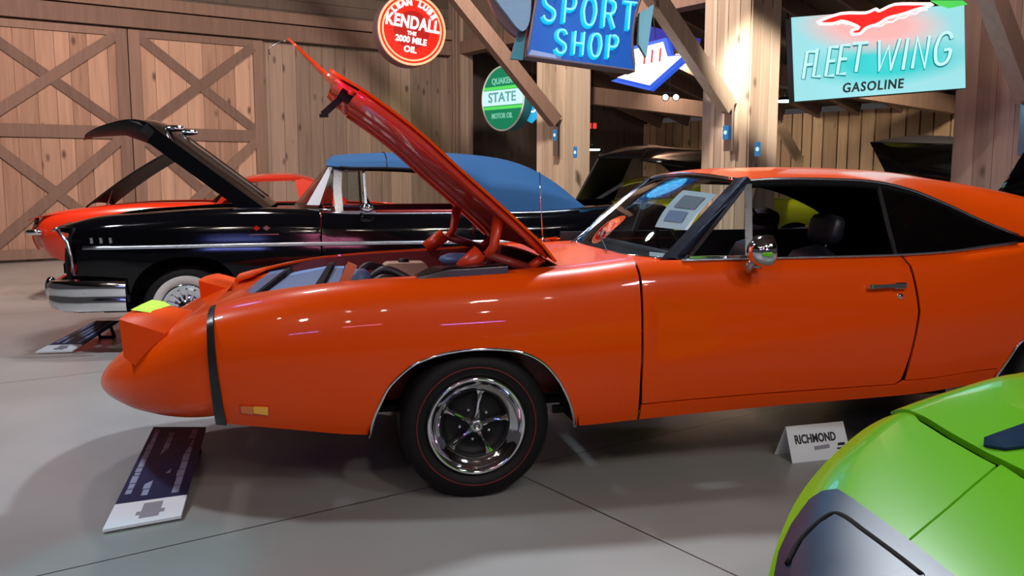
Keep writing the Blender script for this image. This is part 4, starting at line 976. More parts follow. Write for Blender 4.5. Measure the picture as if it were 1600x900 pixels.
# roof and glass
def rroof(u, v):
    w = 2 * v - 1; t = 2.02 + 1.45 * u; zc = sinterp([(2.02, 1.30), (2.18, 1.42), (2.35, 1.475), (2.75, 1.50), (3.0, 1.46), (3.2, 1.37), (3.47, 1.12)], t)
    ze = zc - .08; return Vector((t, .9 + w * .60, zc - .08 * abs(w) ** 3))
grid('roof', rroof, 20, 16, m_red, rc, thick=.02)
for sg in (0, 1):
    Y_ = (lambda y: y) if not sg else (lambda y: RW - y)
    m = MB(); m.bar((1.95, Y_(.17), 1.10), (2.22, Y_(.28), 1.40), .05, .04); m.obj('windscreen_pillar', m_red, rc)
    skin('rear_pillar', [(2.95, 1.09), (3.55, 1.09), (3.2, 1.36), (2.95, 1.42), (2.88, 1.40)], lambda t, z: Vector((t, Y_(.17 + (z - 1.09) * .36), z)), m_red, rc, step=.1, thick=.02, off=0)
    m = MB(); m.bar((2.2, Y_(.295), 1.40), (2.95, Y_(.295), 1.42), .04, .04); m.obj('roof_rail', m_red, rc)
skin('windscreen', [(0, .2), (.42, .3), (.42, 1.5), (0, 1.6)], lambda s, y: Vector((1.85 + s * .80 , y, 1.12 + s * .76)), m_glass, rc, step=.2, thick=0)
mesh('window_card', [(1.86, .35, 1.13), (1.86, .75, 1.13), (2.02, .75, 1.29), (2.02, .35, 1.29)], [(0, 1, 2, 3)], m_paper, rc)
m = MB(); m.box(1.9, 3.3, .25, 1.55, .4, 1.0); m.obj('cabin_interior', m_matte, rc)
for x_ in (.98, 3.48):
    wheel('wheel', rc, (x_, .05, .33), R=.33, W=.19, style='ww'); wheel('wheel', rc, (x_, RW - .05, .33), R=.33, W=.19, style='ww', side=-1)
m = MB(); m.box(.1, 4.2, .35, 1.45, .28, .40); m.obj('chassis', m_matte, rc)
# ================================================================== CARS BEHIND ON THE RIGHT
FG = Frame((2.3, 14.2), -4)
def gp(px, py, y=0): t, z = FG.px(px, py, y); return t, z
yc = empty('yellow_green_coupe', (2.3, 14.2, 0), math.radians(-4), label='yellow-green coupe with raised black hood, seen beyond the orange car windscreen', cat='car')
GW = 1.8; X0_ = -1.6; X1_ = X0_ + 4.75
gZT = [(X0_, .90), (X0_ + .3, .98), (X0_ + 1.5, 1.06), (X0_ + 3, 1.08), (X1_, 1.02)]
gZB = [(X0_, .45), (X0_ + .5, .36), (X1_ - .5, .36), (X1_, .5)]
gYP = [(X0_, .12), (X0_ + .3, .02), (X1_ - .4, 0), (X1_, .1)]
gs, gsf, gvz = generic_side(gZT, gZB, gYP, rSEC, GW)
for fn, off in ((gs, -1), (gsf, 1)):
    a1 = [(x - .98 + X0_ + .85, z + .02) for x, z in rA]; a2 = [(x + 2.9, z) for x, z in a1]
    skin('body_side', [(X0_, .05), (X0_ + .4, 0)] + [(t, max(0, gvz(t, z))) for t, z in a1] + [(t, max(0, gvz(t, z))) for t, z in a2] + [(X1_, .02), (X1_, 1.0), (X1_ - .3, 1.2), (X0_ + .1, 1.2), (X0_, 1.0)], fn, m_olive, yc, step=.08, sy=.62, off=off)
gr0 = X0_ + .72
def groof(u, v):
    w = 2 * v - 1; t = gr0 + .3 + 1.9 * u; zc = sinterp([(gr0 + .3, 1.36), (gr0 + .6, 1.44), (gr0 + 1.1, 1.455), (gr0 + 1.6, 1.42), (gr0 + 2.2, 1.20)], t); return Vector((t, .9 + w * .58, zc - .07 * abs(w) ** 3))
grid('roof', groof, 16, 12, m_olive, yc, thick=.02)
for sg in (0, 1):
    Y_ = (lambda y: y) if not sg else (lambda y: GW - y)
    m = MB(); m.bar((gr0 - .15, Y_(.17), 1.04), (gr0 + .35, Y_(.30), 1.34), .05, .05); m.obj('windscreen_pillar', m_dchrome, yc)
    skin('rear_pillar', [(gr0 + 1.35, 1.08), (gr0 + 2.35, 1.08), (gr0 + 2.15, 1.20), (gr0 + 1.6, 1.37), (gr0 + 1.5, 1.36)], lambda t, z: Vector((t, Y_(.16 + (z - 1.08) * .4), z)), m_olive, yc, step=.12, thick=.02, off=0)
skin('windscreen', [(0, .2), (.5, .3), (.5, 1.5), (0, 1.6)], lambda s, y: Vector((gr0 - .2 + s, y, 1.06 + s * .62)), m_qglass, yc, step=.2, thick=0)
m = MB(); m.box(gr0, X1_ - .8, .2, 1.6, .4, 1.04); m.obj('cabin_interior', m_matte, yc)
m = MB(); m.box(X0_ + .1, gr0 - .1, .2, 1.6, .45, .93); m.obj('engine_bay', m_matte, yc)
grid('nose', lambda u, v: Vector((X0_ - .10 * math.sin(u * math.pi), .12 + 1.56 * u, .45 + .5 * v)), 8, 4, m_olive, yc, thick=.02)
for x_ in (X0_ + .85, X0_ + 3.75):
    wheel('wheel', yc, (x_, .05, .34), R=.34, style='ww'); wheel('wheel', yc, (x_, GW - .05, .34), R=.34, style='ww', side=-1)
m = MB(); m.box(X0_ + .3, X1_ - .3, .35, 1.45, .28, .45); m.obj('chassis', m_matte, yc)
def slab(name, quad_pts, mat, thick, par=None, bulge=.0, n=10, **k):
    """curved sheet panel spanning four corners in space, with a shallow crown and thickness"""
    a, b, c, d = [Vector(p) for p in quad_pts]; nn = (b - a).cross(d - a).normalized()
    def f(u, v):
        p = a * (1-u) * (1-v) + b * u * (1-v) + c * u * v + d * (1-u) * v
        return p + nn * bulge * (4 * u * (1-u)) ** .6 * (4 * v * (1-v)) ** .6
    return grid(name, f, n, n, mat, par, thick=thick, off=0, **k)
# black car between, its tall hood standing open
def simple_car(name, O, deg, L, label, mat, hood_quads, side_dir=1):
    F_ = Frame(O, deg); root = empty(name, (O[0], O[1], 0), math.radians(deg), label=label, cat='car')
    zt = [(0, .86), (.2, .93), (1.2, 1.0), (L - 1.4, 1.02), (L, .95)]; zb = [(0, .48), (.4, .36), (L - .4, .36), (L, .48)]; yp = [(0, .15), (.3, .02), (L - .3, .02), (L, .15)]
    fn, ff, vz_ = generic_side(zt, zb, yp, rSEC, 1.8)
    for g_, off in ((fn, -1), (ff, 1)):
        a1 = [(x - .98 + .8, z + .02) for x, z in rA]; a2 = [(x + L - 1.7, z) for x, z in a1]
        skin('body_side', [(0, .05), (.1, 0)] + [(t, max(0, vz_(t, z))) for t, z in a1] + [(t, max(0, vz_(t, z))) for t, z in a2] + [(L, .02), (L, 1), (L - .2, 1.22), (.1, 1.22), (0, 1)], g_, mat, root, step=.09, sy=.62, off=off)
    m = MB(); m.box(.12, L - .12, .2, 1.6, .42, .90); m.obj('engine_and_cabin', m_matte, root)
    grid('rear_deck', lambda u, v: Vector((L * .55 + L * .43 * u, .14 + 1.52 * v, 1.02 - .05 * u)), 4, 6, mat, root, thick=.02)
    for x_ in (.8, L - .9):
        wheel('wheel', root, (x_, .05, .34), R=.34, style='ww'); wheel('wheel', root, (x_, 1.75, .34), R=.34, style='ww', side=-1)
    return root, F_
inv = Matrix.Rotation(math.radians(4), 4, 'Z') @ Matrix.Translation((-2.3, -14.2, 0))
def L3(px, py, Y): return inv @ at(px, py, Y)
slab('raised_hood', [L3(897, 318, 14.1), L3(952, 326, 15.0), L3(990, 240, 15.0), L3(938, 241, 14.1)], m_satin, .03, yc, bulge=-.04)
slab('raised_hood_top', [L3(932, 246, 14.0), L3(1000, 246, 13.9), L3(1022, 228, 15.3), L3(975, 227, 15.3)], m_black, .03, yc, bulge=.03)
slab('raised_hood_top', [L3(1000, 250, 13.9), L3(1110, 268, 14.1), L3(1112, 238, 15.3), L3(1012, 227, 15.3)], m_black, .03, yc, bulge=.03)
slab('hood_side', [L3(1030, 254, 14.3), L3(1062, 282, 14.4), L3(1112, 278, 14.5), L3(1110, 254, 14.5)], m_satin, .03, yc)
# black car further right with trunk up
DCO = (6.35, 14.6)
db, FD = simple_car('dark_coupe', DCO, -55, 4.2, 'dark coupe with raised hood behind the orange roof, between two posts', m_black, None)
inv2 = Matrix.Rotation(math.radians(55), 4, 'Z') @ Matrix.Translation((-DCO[0], -DCO[1], 0))
def L4(px, py, Y): return inv2 @ at(px, py, Y)
slab('raised_hood', [L4(1388, 278, 14.4), L4(1545, 290, 13.3), L4(1530, 226, 13.3), L4(1360, 222, 14.6)], m_black, .04, db, bulge=-.05)
slab('hood_underside_lip', [L4(1360, 223, 14.6), L4(1530, 227, 13.3), L4(1506, 216, 14.0), L4(1425, 212, 15.0)], m_satin, .03, db, bulge=.03)
# black car at the right edge
rb, FE = simple_car('black_sedan', (4.35, 6.4), 12, 4.2, 'glossy black car at the right edge behind the orange tail, hood raised', m_black, None)
inv3 = Matrix.Rotation(-math.radians(12), 4, 'Z') @ Matrix.Translation((-4.35, -6.4, 0))
def L5(px, py, Y): return inv3 @ at(px, py, Y)
slab('raised_hood', [L5(1562, 300, 6.6), L5(1660, 330, 6.8), L5(1660, 215, 6.9), L5(1597, 240, 6.7)], m_black, .05, rb, bulge=.06)
slab('fender_top', [L5(1565, 302, 6.55), L5(1640, 322, 6.55), L5(1640, 315, 7.2), L5(1575, 298, 7.2)], m_black, .04, rb, bulge=.02)
# ================================================================== NEON SIGNS
e_red = emit('red_neon_face', (1.0, .02, .006), .9)
e_redt = emit('red_neon_tube', (1.0, .30, .16), 2.4)
e_white = emit('white_neon_letter', (1.0, .93, .90), 1.5)
e_dred = emit('dark_red_face', (.55, .01, .008), .8)
e_teal = emit('teal_neon', (.0, .52, .85), 1.0)
e_cyan = emit('cyan_neon', (.25, .85, .95), 1.2)
e_aqua = emit('aqua_lit_face', (.16, .62, .66), .85)
e_aqualet = emit('pale_aqua_neon', (.52, .90, .92), 1.05)
e_tealsh = emit('teal_letter_edge', (.01, .30, .34), .6)
e_birdr = emit('red_bird_fill', (1.0, .015, .01), .9)
e_birdw = emit('pink_white_neon', (1.0, .80, .78), 1.35)
e_pink = emit('pink_lit_face', (.95, .42, .40), .75)
e_green = emit('green_lit_face', (.0, .22, .10), .85)
e_green2 = emit('bright_green_band', (.10, .75, .12), .9)
e_gwhite = emit('cool_white_lit_face', (.60, .90, .95), .95)
e_mint = emit('mint_letter', (.25, .72, .50), .7)
e_wt = emit('white_lit_arrow', (.95, .98, 1.0), 1.3)
e_blue = emit('blue_lit_border', (.01, .10, .75), .9)
e_bface = emit('blue_lit_face', (.0, .10, .50), .8)
e_lamp = emit('lamp_glow', (.55, .95, 1.0), 5)
m_rust = plain('rusty_sign_steel', (.16, .10, .11), .6)
m_sgrey = plain('weathered_blue_grey_tin', (.16, .24, .32), .55, bump=.4, bscale=25)
m_teald = plain('teal_painted_tin', (.02, .16, .20), .5)
STROKES = {
 'S': [[(.9, .82), (.72, .97), (.45, 1), (.2, .93), (.1, .76), (.2, .6), (.5, .5), (.8, .4), (.9, .23), (.78, .06), (.5, 0), (.22, .04), (.06, .18)]],
 'P': [[(.12, 0), (.12, 1), (.6, 1), (.85, .9), (.9, .75), (.82, .58), (.6, .5), (.12, .5)]],
 'O': [[(.5, 1), (.2, .9), (.06, .6), (.06, .4), (.2, .1), (.5, 0), (.8, .1), (.94, .4), (.94, .6), (.8, .9), (.5, 1)]],
 'R': [[(.12, 0), (.12, 1), (.6, 1), (.85, .9), (.9, .75), (.82, .58), (.6, .5), (.12, .5)], [(.5, .5), (.92, 0)]],
 'T': [[(.02, 1), (.98, 1)], [(.5, 1), (.5, 0)]], 'H': [[(.12, 0), (.12, 1)], [(.88, 0), (.88, 1)], [(.12, .5), (.88, .5)]],
 'F': [[(.12, 0), (.12, 1), (.9, 1)], [(.12, .52), (.75, .52)]], 'L': [[(.12, 1), (.12, 0), (.9, 0)]],
 'E': [[(.9, 1), (.12, 1), (.12, 0), (.9, 0)], [(.12, .52), (.78, .52)]], 'W': [[(.0, 1), (.22, 0), (.5, .8), (.78, 0), (1, 1)]],
 'I': [[(.5, 0), (.5, 1)]], 'N': [[(.1, 0), (.1, 1), (.9, 0), (.9, 1)]],
 'G': [[(.92, .8), (.75, .96), (.5, 1), (.22, .9), (.08, .6), (.08, .4), (.22, .1), (.5, 0), (.78, .06), (.92, .22), (.92, .45), (.6, .45)]]}
def neon(name, ch, x, z, w, h, mat, par, r=.012, y=-.03, shear=0, n=6):
    m = MB()
    for st in STROKES[ch]:
        pts = [Vector((x + (a + b * shear * h / w) * w, y, z + b * h)) for a, b in st]
        if ch in 'SOG': pts = curve(pts, 3)
        m.tube(pts, r, n)
    return m.obj(name, mat, par, True)
def sign(name, ctr, yaw, roll=0, **k):
    """local x right, z up, -y towards the viewer"""
    return empty(name, ctr, rot=(Matrix.Rotation(yaw, 3, 'Z') @ Matrix.Rotation(roll, 3, 'Y')).to_euler(), **k)
def hangers(par, xs, z0, ctr, ztop=6.4, mat=None):
    for x in xs:
        m = MB(); m.tube([(x, 0, z0), (x, 0, z0 + (ztop - ctr.z))], .008, 6); m.obj('hanger_rod', m_satin, par)
def disc(name, r, y0, y1, mat, par, n=64, z=0):
    m = MB(); m.lathe([(0, y0), (r, y0), (r, y1), (0, y1)], n); return m.obj(name, mat, par, True, sharp=40)
def ring(name, r, tr, y, mat, par):
    m = MB(); m.tube([(r * math.cos(2*math.pi*i/64), y, r * math.sin(2*math.pi*i/64)) for i in range(64)], tr, 8, closed=True); return m.obj(name, mat, par, True)
# round red oil sign
c = at(643, 47, 11.0); Rk = .425
rk = sign('round_neon_sign', c, math.radians(22), math.radians(7), label='round red neon oil sign with glowing white letters and orange ring', cat='sign')
disc('drum', Rk, .0, .22, m_rust, rk); disc('face', Rk * .97, -.012, -.002, e_red, rk); disc('back_face', Rk * .97, .222, .23, e_cyan, rk)
disc('centre_field', Rk * .52, -.016, -.010, e_dred, rk)
ring('outer_tube', Rk * .95, .013, -.03, e_redt, rk); ring('inner_tube', Rk * .84, .010, -.03, e_redt, rk)
text('lettering', 'KENDALL', .20, e_white, rk, (0, -.03, .075), fat=.006, sx=.74, ext=.006, space=1.06)
for i, ch in enumerate('LEAN LUBE'):
    if ch == ' ': continue
    a = math.radians(90 + 52 - 13 * i); text('letter', ch, .092, e_white, rk, (.305 * math.cos(a), -.03, .305 * math.sin(a) + .006), rot=(math.pi/2, -(a - math.pi/2), 0), fat=.006)
text('lettering', 'THE', .06, e_white, rk, (0, -.03, -.045), fat=.002); text('lettering', '2000 MILE', .10, e_white, rk, (0, -.03, -.125), fat=.003, sx=.9); text('lettering', 'OIL', .10, e_white, rk, (0, -.03, -.235), fat=.003)
hangers(rk, (-.1, .1), Rk, c)
l = lamp('red_sign_glow', c + Vector((.3, -.6, 0)), 22, (1, .15, .05), .3, kind='POINT')
# green round sign in the recess
c = at(786, 154, 17.6); Rg = .617
rg = sign('round_green_sign', c, math.radians(-48), 0, label='round green and white lit motor oil sign in the dark opening', cat='sign')
disc('drum', Rg, 0, .22, m_teald, rg); disc('face', Rg * .97, -.012, -.002, e_green, rg); ring('rim', Rg * .98, .018, -.012, plain('pale_rim', (.55, .62, .6), .4), rg)
def strip(name, z0, z1, mat, par, R, y=-.02):
    zs = [z0 + (z1 - z0) * i / 6 for i in range(7)]; hw = [math.sqrt(max(0, (R*.95)**2 - z*z)) for z in zs]
    m = MB(); m.prism([(-h, z) for h, z in zip(hw, zs)] + [(h, z) for h, z in list(zip(hw, zs))[::-1]], y, y + .006); return m.obj(name, mat, par)
strip('green_band', .175, .235, e_green2, rg, Rg); strip('white_band', -.125, .165, e_gwhite, rg, Rg, -.022); strip('green_band', -.20, -.14, e_green2, rg, Rg)
text('lettering', 'QUAKER', .16, e_mint, rg, (0, -.03, .33), fat=.004, sx=.95); text('lettering', 'STATE', .26, plain('pale_teal_letter', (.12, .42, .50), .5), rg, (0, -.03, .02), fat=.004, sx=1.1); text('lettering', 'MOTOR OIL', .14, e_mint, rg, (0, -.03, -.33), fat=.003, sx=.8)
m = MB(); m.bar((.55, .11, 0), (1.0, .11, 0), .05, .05); m.obj('wall_arm', m_satin, rg); hangers(rg, (0,), Rg, c, 4.6)
# little blue sign behind it
c = at(829, 165, 18.2)
sb = sign('small_blue_sign', c, math.radians(-20), .05, label='small bright blue sign with a white figure behind the round green sign', cat='sign')
m = MB(); m.prism([(-.17, .26), (.18, .30), (.20, -.16), (.02, -.34), (-.20, -.22)], 0, .1); m.obj('face', emit('sky_blue_face', (.02, .45, .85), .9), sb)
neon('white_figure', 'S', -.02, -.12, .15, .30, e_white, sb, r=.016, y=-.02); hangers(sb, (0,), .28, c, 4.6)
# blue two-word shop sign
c = at(912, 42, 9.0)
ss = sign('blue_shop_sign', c, math.radians(9), math.radians(4.5), label='blue tin shop sign with glowing cyan neon lettering, beside the round red sign', cat='sign')
def edge(side_):
    return [(-.50, .62), (-.49, .25), (-.51, 0), (-.54, -.33)] if side_ < 0 else [(.55, -.37), (.50, -.10), (.505, .15), (.56, .40), (.62, .66)]
poly = [tuple(p) for p in curve([Vector(p) for p in edge(-1)], 4)] + [tuple(p) for p in curve([Vector(p) for p in edge(1)], 4)]
m = MB(); m.prism(poly, 0, .02); m.obj('face', e_bface, ss)
ip = [(x, z) for x, z in poly]
m = MB(); m.prism([(x * 1.015, z * 1.02) for x, z in poly], .02, .26); m.obj('sign_can', m_rust, ss)
m = MB(); m.tube([(x, -.01, z) for x, z in poly], .014, 6, closed=True); m.obj('edge_trim', m_rust, ss, True)
m = MB(); m.prism([(-.50, -.27), (-.20, -.30), (-.20, -.335), (-.53, -.325)], -.012, 0); m.obj('pale_patch', m_pale, ss)
for i, ch in enumerate('SPORT'):
    x = -.42 + .198 * i; z = .015 - .012 * i * 0
    neon('neon_letter', ch, x, z, .135, .26, e_cyan, ss, r=.009, y=-.045); neon('painted_letter_glow', ch, x - .012, z - .012, .14, .27, e_teal, ss, r=.024, y=.0)  # painted letters carry the tube glow as emission of their own
for i, ch in enumerate('SHOP'):
    x = -.27 + .172 * i; neon('neon_letter', ch, x, -.275, .115, .22, e_cyan, ss, r=.009, y=-.045); neon('painted_letter_glow', ch, x - .012, -.287, .12, .23, e_teal, ss, r=.022, y=.0)
m = MB(); m.bar((-.1, -.02, .36), (.12, -.02, .35), .03, .03); m.obj('neon_bar', e_teal, ss)
# fish head plate at its left, tail plates at its right
m = MB(); m.prism([tuple(p) for p in curve([Vector(p) for p in ((-.58, .40), (-.53, .05), (-.60, -.10), (-.76, .04), (-.90, .20), (-.96, .36), (-.80, .48))], 5, closed=True)], .02, .10); fhd = m.obj('fish_head_plate', m_sgrey, ss)
m = MB(); m.prism([tuple(p) for p in curve([Vector(p) for p in ((-.55, .42), (-.53, .0), (-.61, -.15), (-.84, .02), (-.98, .28), (-1.02, .42), (-.80, .52))], 5, closed=True)], .10, .20); m.obj('fish_head_can', m_rust, ss)
m = MB(); m.lathe([(0, -.01), (.05, -.006), (.055, .01)], 16, c=(-.80, .015, .33)); m.obj('fish_eye', m_teald, fhd)
m = MB(); m.prism([(-.62, -.05), (-.55, -.05), (-.56, -.36), (-.68, -.36)], .10, .16); m.obj('teal_side_plate', m_teald, ss)
m = MB(); m.prism([(.56, .20), (.70, .30), (.685, .0), (.67, -.22), (.58, -.10)], .04, .10); m.obj('tail_plate', plain('pale_teal_plate', (.22, .50, .55), .4), ss)
hangers(ss, (-.35, .4), .6, c)
lamp('blue_sign_glow', c + Vector((0, -.5, -.1)), 20, (.1, .5, 1), .3, kind='POINT')
# white arrow sign
c = at(1022, 100, 13.2)
aw = sign('arrow_sign', c, math.radians(-25), math.radians(-6), label='white lit down-pointing arrow sign with blue border and red figures', cat='sign')
def P2(px, py): p = at(px, py, 13.2) - c; return (p.x * 1.10, p.z)
arrow = [P2(995, 72), P2(1038, 68), P2(1042, 92), P2(1064, 94), P2(1012, 132), P2(966, 112), P2(992, 106)]
cxm = sum(p[0] for p in arrow) / 7; czm = sum(p[1] for p in arrow) / 7
m = MB(); m.prism([(cxm + (x - cxm) * 1.22, czm + (z - czm) * 1.22) for x, z in arrow], .02, .22); m.obj('border_can', e_blue, aw)
m = MB(); m.prism(arrow, -.01, .02); m.obj('face', e_wt, aw)
for x in (-.14, -.03, .09):
    m = MB(); m.bar((x, -.02, .02), (x + .03, -.02, .20), .035, .02); m.obj('red_figure', emit('red_figure_glow' , (.75, .01, .02), .8), aw)
hangers(aw, (.05,), .35, c, 6.0)
lamp('arrow_glow', c + Vector((0, -.4, -.2)), 10, (.5, .7, 1), .3, kind='POINT')
# dark blue tubing sign back behind the arrow
m = MB(); p = at(1045, 62, 14.5); m.box(-.5, .5, -.05, .05, -.12, .12); o = m.obj('blue_tube_sign', emit('deep_blue_glow', (.04, .04, .45), .7), None, loc=p, rot=(0, .2, math.radians(10))); props(o, label='deep blue lit bar sign above the white arrow sign', cat='sign')
# rectangular gasoline sign
c = at(1373, 83, 9.6)
fw = sign('gasoline_sign', c, math.radians(2), math.radians(-4.6), label='large rectangular pale aqua gasoline sign with red neon bird', cat='sign')
hw, hh = .915, .435
def FP(px, py):                            # sighting to sign coordinates
    M_ = fw.matrix_basis; Mi = M_.inverted(); o_ = Mi @ Vector((0, 0, CAMH)); d_ = (Mi.to_3x3() @ cray(px, py)); k = -o_.y / d_.y; p = o_ + d_ * k; return (p.x, p.z)
m = MB(); m.box(-hw, hw, .0, .16, -hh, hh); m.obj('sign_can', m_satin, fw)
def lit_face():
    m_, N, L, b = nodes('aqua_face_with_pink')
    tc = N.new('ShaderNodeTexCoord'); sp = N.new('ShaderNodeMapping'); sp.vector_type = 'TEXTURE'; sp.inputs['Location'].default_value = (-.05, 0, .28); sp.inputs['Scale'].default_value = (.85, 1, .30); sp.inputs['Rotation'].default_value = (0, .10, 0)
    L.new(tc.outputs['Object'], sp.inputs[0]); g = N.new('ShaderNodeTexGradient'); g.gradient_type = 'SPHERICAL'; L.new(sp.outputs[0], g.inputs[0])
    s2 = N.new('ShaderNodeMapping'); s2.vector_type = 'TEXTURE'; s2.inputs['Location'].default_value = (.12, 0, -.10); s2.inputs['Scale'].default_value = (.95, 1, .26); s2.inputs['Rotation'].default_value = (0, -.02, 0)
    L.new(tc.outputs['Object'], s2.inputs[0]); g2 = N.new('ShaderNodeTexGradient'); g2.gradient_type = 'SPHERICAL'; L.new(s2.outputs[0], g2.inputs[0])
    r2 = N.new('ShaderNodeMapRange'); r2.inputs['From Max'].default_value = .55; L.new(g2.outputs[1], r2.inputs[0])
    m1 = N.new('ShaderNodeMix'); m1.data_type = 'RGBA'; m1.inputs[6].default_value = (.30, .68, .72, 1); m1.inputs[7].default_value = (.01, .55, .55, 1); L.new(r2.outputs[0], m1.inputs[0])  # teal glow around the letters is put into the face colour
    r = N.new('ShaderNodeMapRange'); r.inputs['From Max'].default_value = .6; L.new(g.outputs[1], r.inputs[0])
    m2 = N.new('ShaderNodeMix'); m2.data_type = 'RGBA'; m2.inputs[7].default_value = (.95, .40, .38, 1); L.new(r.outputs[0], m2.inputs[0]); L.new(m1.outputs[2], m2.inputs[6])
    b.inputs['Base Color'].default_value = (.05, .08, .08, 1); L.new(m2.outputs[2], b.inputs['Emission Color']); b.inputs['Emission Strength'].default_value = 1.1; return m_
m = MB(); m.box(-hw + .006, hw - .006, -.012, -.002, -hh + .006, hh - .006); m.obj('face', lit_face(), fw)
bird = [FP(*p) for p in ((1275, 36), (1312, 22), (1350, 21), (1366, 15), (1372, 18), (1395, 8), (1430, 7), (1455, 8), (1425, 17), (1408, 23), (1385, 29), (1370, 38), (1352, 44), (1342, 53), (1330, 54), (1330, 48), (1340, 44), (1325, 37), (1312, 34), (1298, 38))]
bp_ = [tuple(p) for p in curve([Vector(p) for p in bird], 3, closed=True)]
m = MB(); m.prism(bp_, -.022, -.014); m.obj('bird_fill', e_birdr, fw)
m = MB(); m.tube([(x, -.035, z) for x, z in bp_], .016, 6, closed=True); m.obj('bird_neon', e_birdw, fw, True)
zig = [FP(1300 + 7 * i, 36 + (3 if i % 2 else 0)) for i in range(5)]; zag = [FP(1365 + 9 * i, 42 - 3.2 * i + (3 if i % 2 else 0)) for i in range(10)]
for q in (zig, zag):
    m = MB(); m.tube([(x, -.04, z) for x, z in q], .009, 6); m.obj('feather_neon', e_birdw, fw, True)
let = [('F', 1250, 124, 83), ('L', 1266, 121, 78), ('E', 1285, 120, 76), ('E', 1303, 117, 73), ('T', 1322, 114, 70), ('W', 1363, 112, 65), ('I', 1403, 110, 62), ('N', 1419, 108, 60), ('G', 1452, 103, 54)]
wd = {'F': 17, 'L': 14, 'E': 16, 'T': 24, 'W': 32, 'I': 8, 'N': 24, 'G': 27}
for ch, px_, yb, yt in let:
    p0 = FP(px_, yb); p1 = FP(px_ + wd[ch], yb); hgt = FP(px_, yt)[1] - p0[1]; w_ = p1[0] - p0[0]
    neon('neon_letter', ch, p0[0], p0[1] , w_, hgt, e_aqualet, fw, r=.016, y=-.055, shear=.2); neon('letter_shadow_channel', ch, p0[0] + .012, p0[1] - .006, w_, hgt, e_tealsh, fw, r=.025, y=-.018, shear=.2)
gx, gz = FP(1362, 135)
text('lettering', 'GASOLINE', .135, m_ink, fw, (gx, -.02, gz), rot=(math.pi/2, 0, 0), fat=.003, sx=.92, shear=.15, space=1.15).rotation_euler = (math.pi/2, 0, 0)
m = MB(); g_ = [FP(*p) for p in ((1452, 2), (1500, 2), (1508, 8), (1480, 14), (1465, 9))]; m.prism(g_, -.05, -.02); m.obj('green_corner_plate', e_green2, fw)
hangers(fw, (-.75, .75), hh, c)
lamp('aqua_sign_glow', c + Vector((0, -.6, -.2)), 16, (.4, .95, 1), .4, kind='POINT')
# no sign is built overhead; an added unseen pink spot colours the hood
# small lamps under the side-aisle roof
for px_, py_, Y_, w_, lb in ((1226, 157, 14.6, .13, 'oval lamp glowing cyan by the lower left corner of the gasoline sign'), (1523, 132, 13.0, .11, 'small oval lamp glowing cyan right of the gasoline sign'), (925, 233, 17.5, .16, 'small cyan lamp beside the post over the soft top')):
    c = at(px_, py_, Y_); r_ = empty('ceiling_lamp', c, label=lb, cat='lamp', group='small cyan lamps')
    m = MB(); m.lathe([(0, -.03), (w_ * .9, -.028), (w_, 0), (w_ * .9, .0)], 24, axis='Z'); m.obj('diffuser', e_lamp, r_, True)
    m = MB(); m.lathe([(w_ * .95, .0), (w_, .03), (.04, .06), (.03, .06)], 24, axis='Z'); m.tube([(0, 0, .05), (0, 0, max(.3, 4.3 - c.z))], .012, 6); m.obj('housing', m_satin, r_, True)
c = at(1048, 152, 15.6); sp = empty('spot_lamp', c, label='small twin spot lamp under the side aisle rafters', cat='lamp')
for dx in (-.09, .09):
    m = MB(); m.lathe([(.02, .12), (.05, .08), (.065, 0), (.055, -.005)], 20, c=(dx, 0, 0)); h = m.obj('lamp_head', m_satin, sp, True); m = MB(); m.lathe([(0, .0), (.05, .002)], 20, c=(dx, 0, 0)); m.obj('bulb_face', emit('spot_bulb', (1, .95, .85), 3), h)
m = MB(); m.bar((-.12, .08, .08), (.12, .08, .08), .04, .04); m.tube([(0, .08, .08), (0, .08, .95)], .012, 6); m.obj('bracket', m_satin, sp)
c = at(915, 197, 18.6); o = MB(); o.box(-.22, .22, -.04, .04, -.05, .06); q = o.obj('small_red_sign', emit('red_exit_glow', (.9, .06, .04), .9), None, loc=c); props(q, label='small red lit sign hanging beyond the post above the hood', cat='sign')
m = MB(); m.tube([(0, 0, .06), (0, 0, 1.0)], .01, 6); m.obj('hanger_rod', m_satin, q)
# blue tags on the posts
m_btag = emit('blue_tag_face', (.03, .26, .62), .55)
for i, (px_, py_, lb) in enumerate(((867, 211, 'blue tag on the steel plate of the brown brace'), (899, 238, 'blue tag low on the post behind the soft top'), (1134, 207, 'blue tag on the steel plate of the bright brace'), (1184, 233, 'blue tag on the face of the brightly lit post'))):
    steel = i in (0, 2); yy = .45 + .05 if steel else .36
    uu, zz = B(px_, py_, yy); pos = C0 + b_dir * uu + a_dir * yy + Vector((0, 0, zz))
    t_ = empty('blue_tag', pos, ANG_B, label=lb, cat='tag', group='blue tags on the posts')
    m = MB(); m.prism(rrect(0, 0, .10, .20, .02), -.008, .0); m.obj('plate', m_btag, t_)
    m = MB(); m.lathe([(0, -.012), (.03, -.012), (.03, -.008)], 16); m.obj('white_mark', e_gwhite, t_)
pos = at(1600, 222, 10.6); t_ = empty('blue_notice', pos, math.radians(-20), label='blue notice with white marks on the post at the right edge', cat='notice')
m = MB(); m.prism(rrect(0, 0, .16, .34, .02), -.008, .0); m.obj('plate', m_btag, t_)
for z_ in (-.07, .07):
    m = MB(); m.lathe([(.02, -.012), (.035, -.012), (.035, -.008), (.02, -.008)], 16, c=(0, 0, z_)); m.obj('white_mark', e_gwhite, t_)
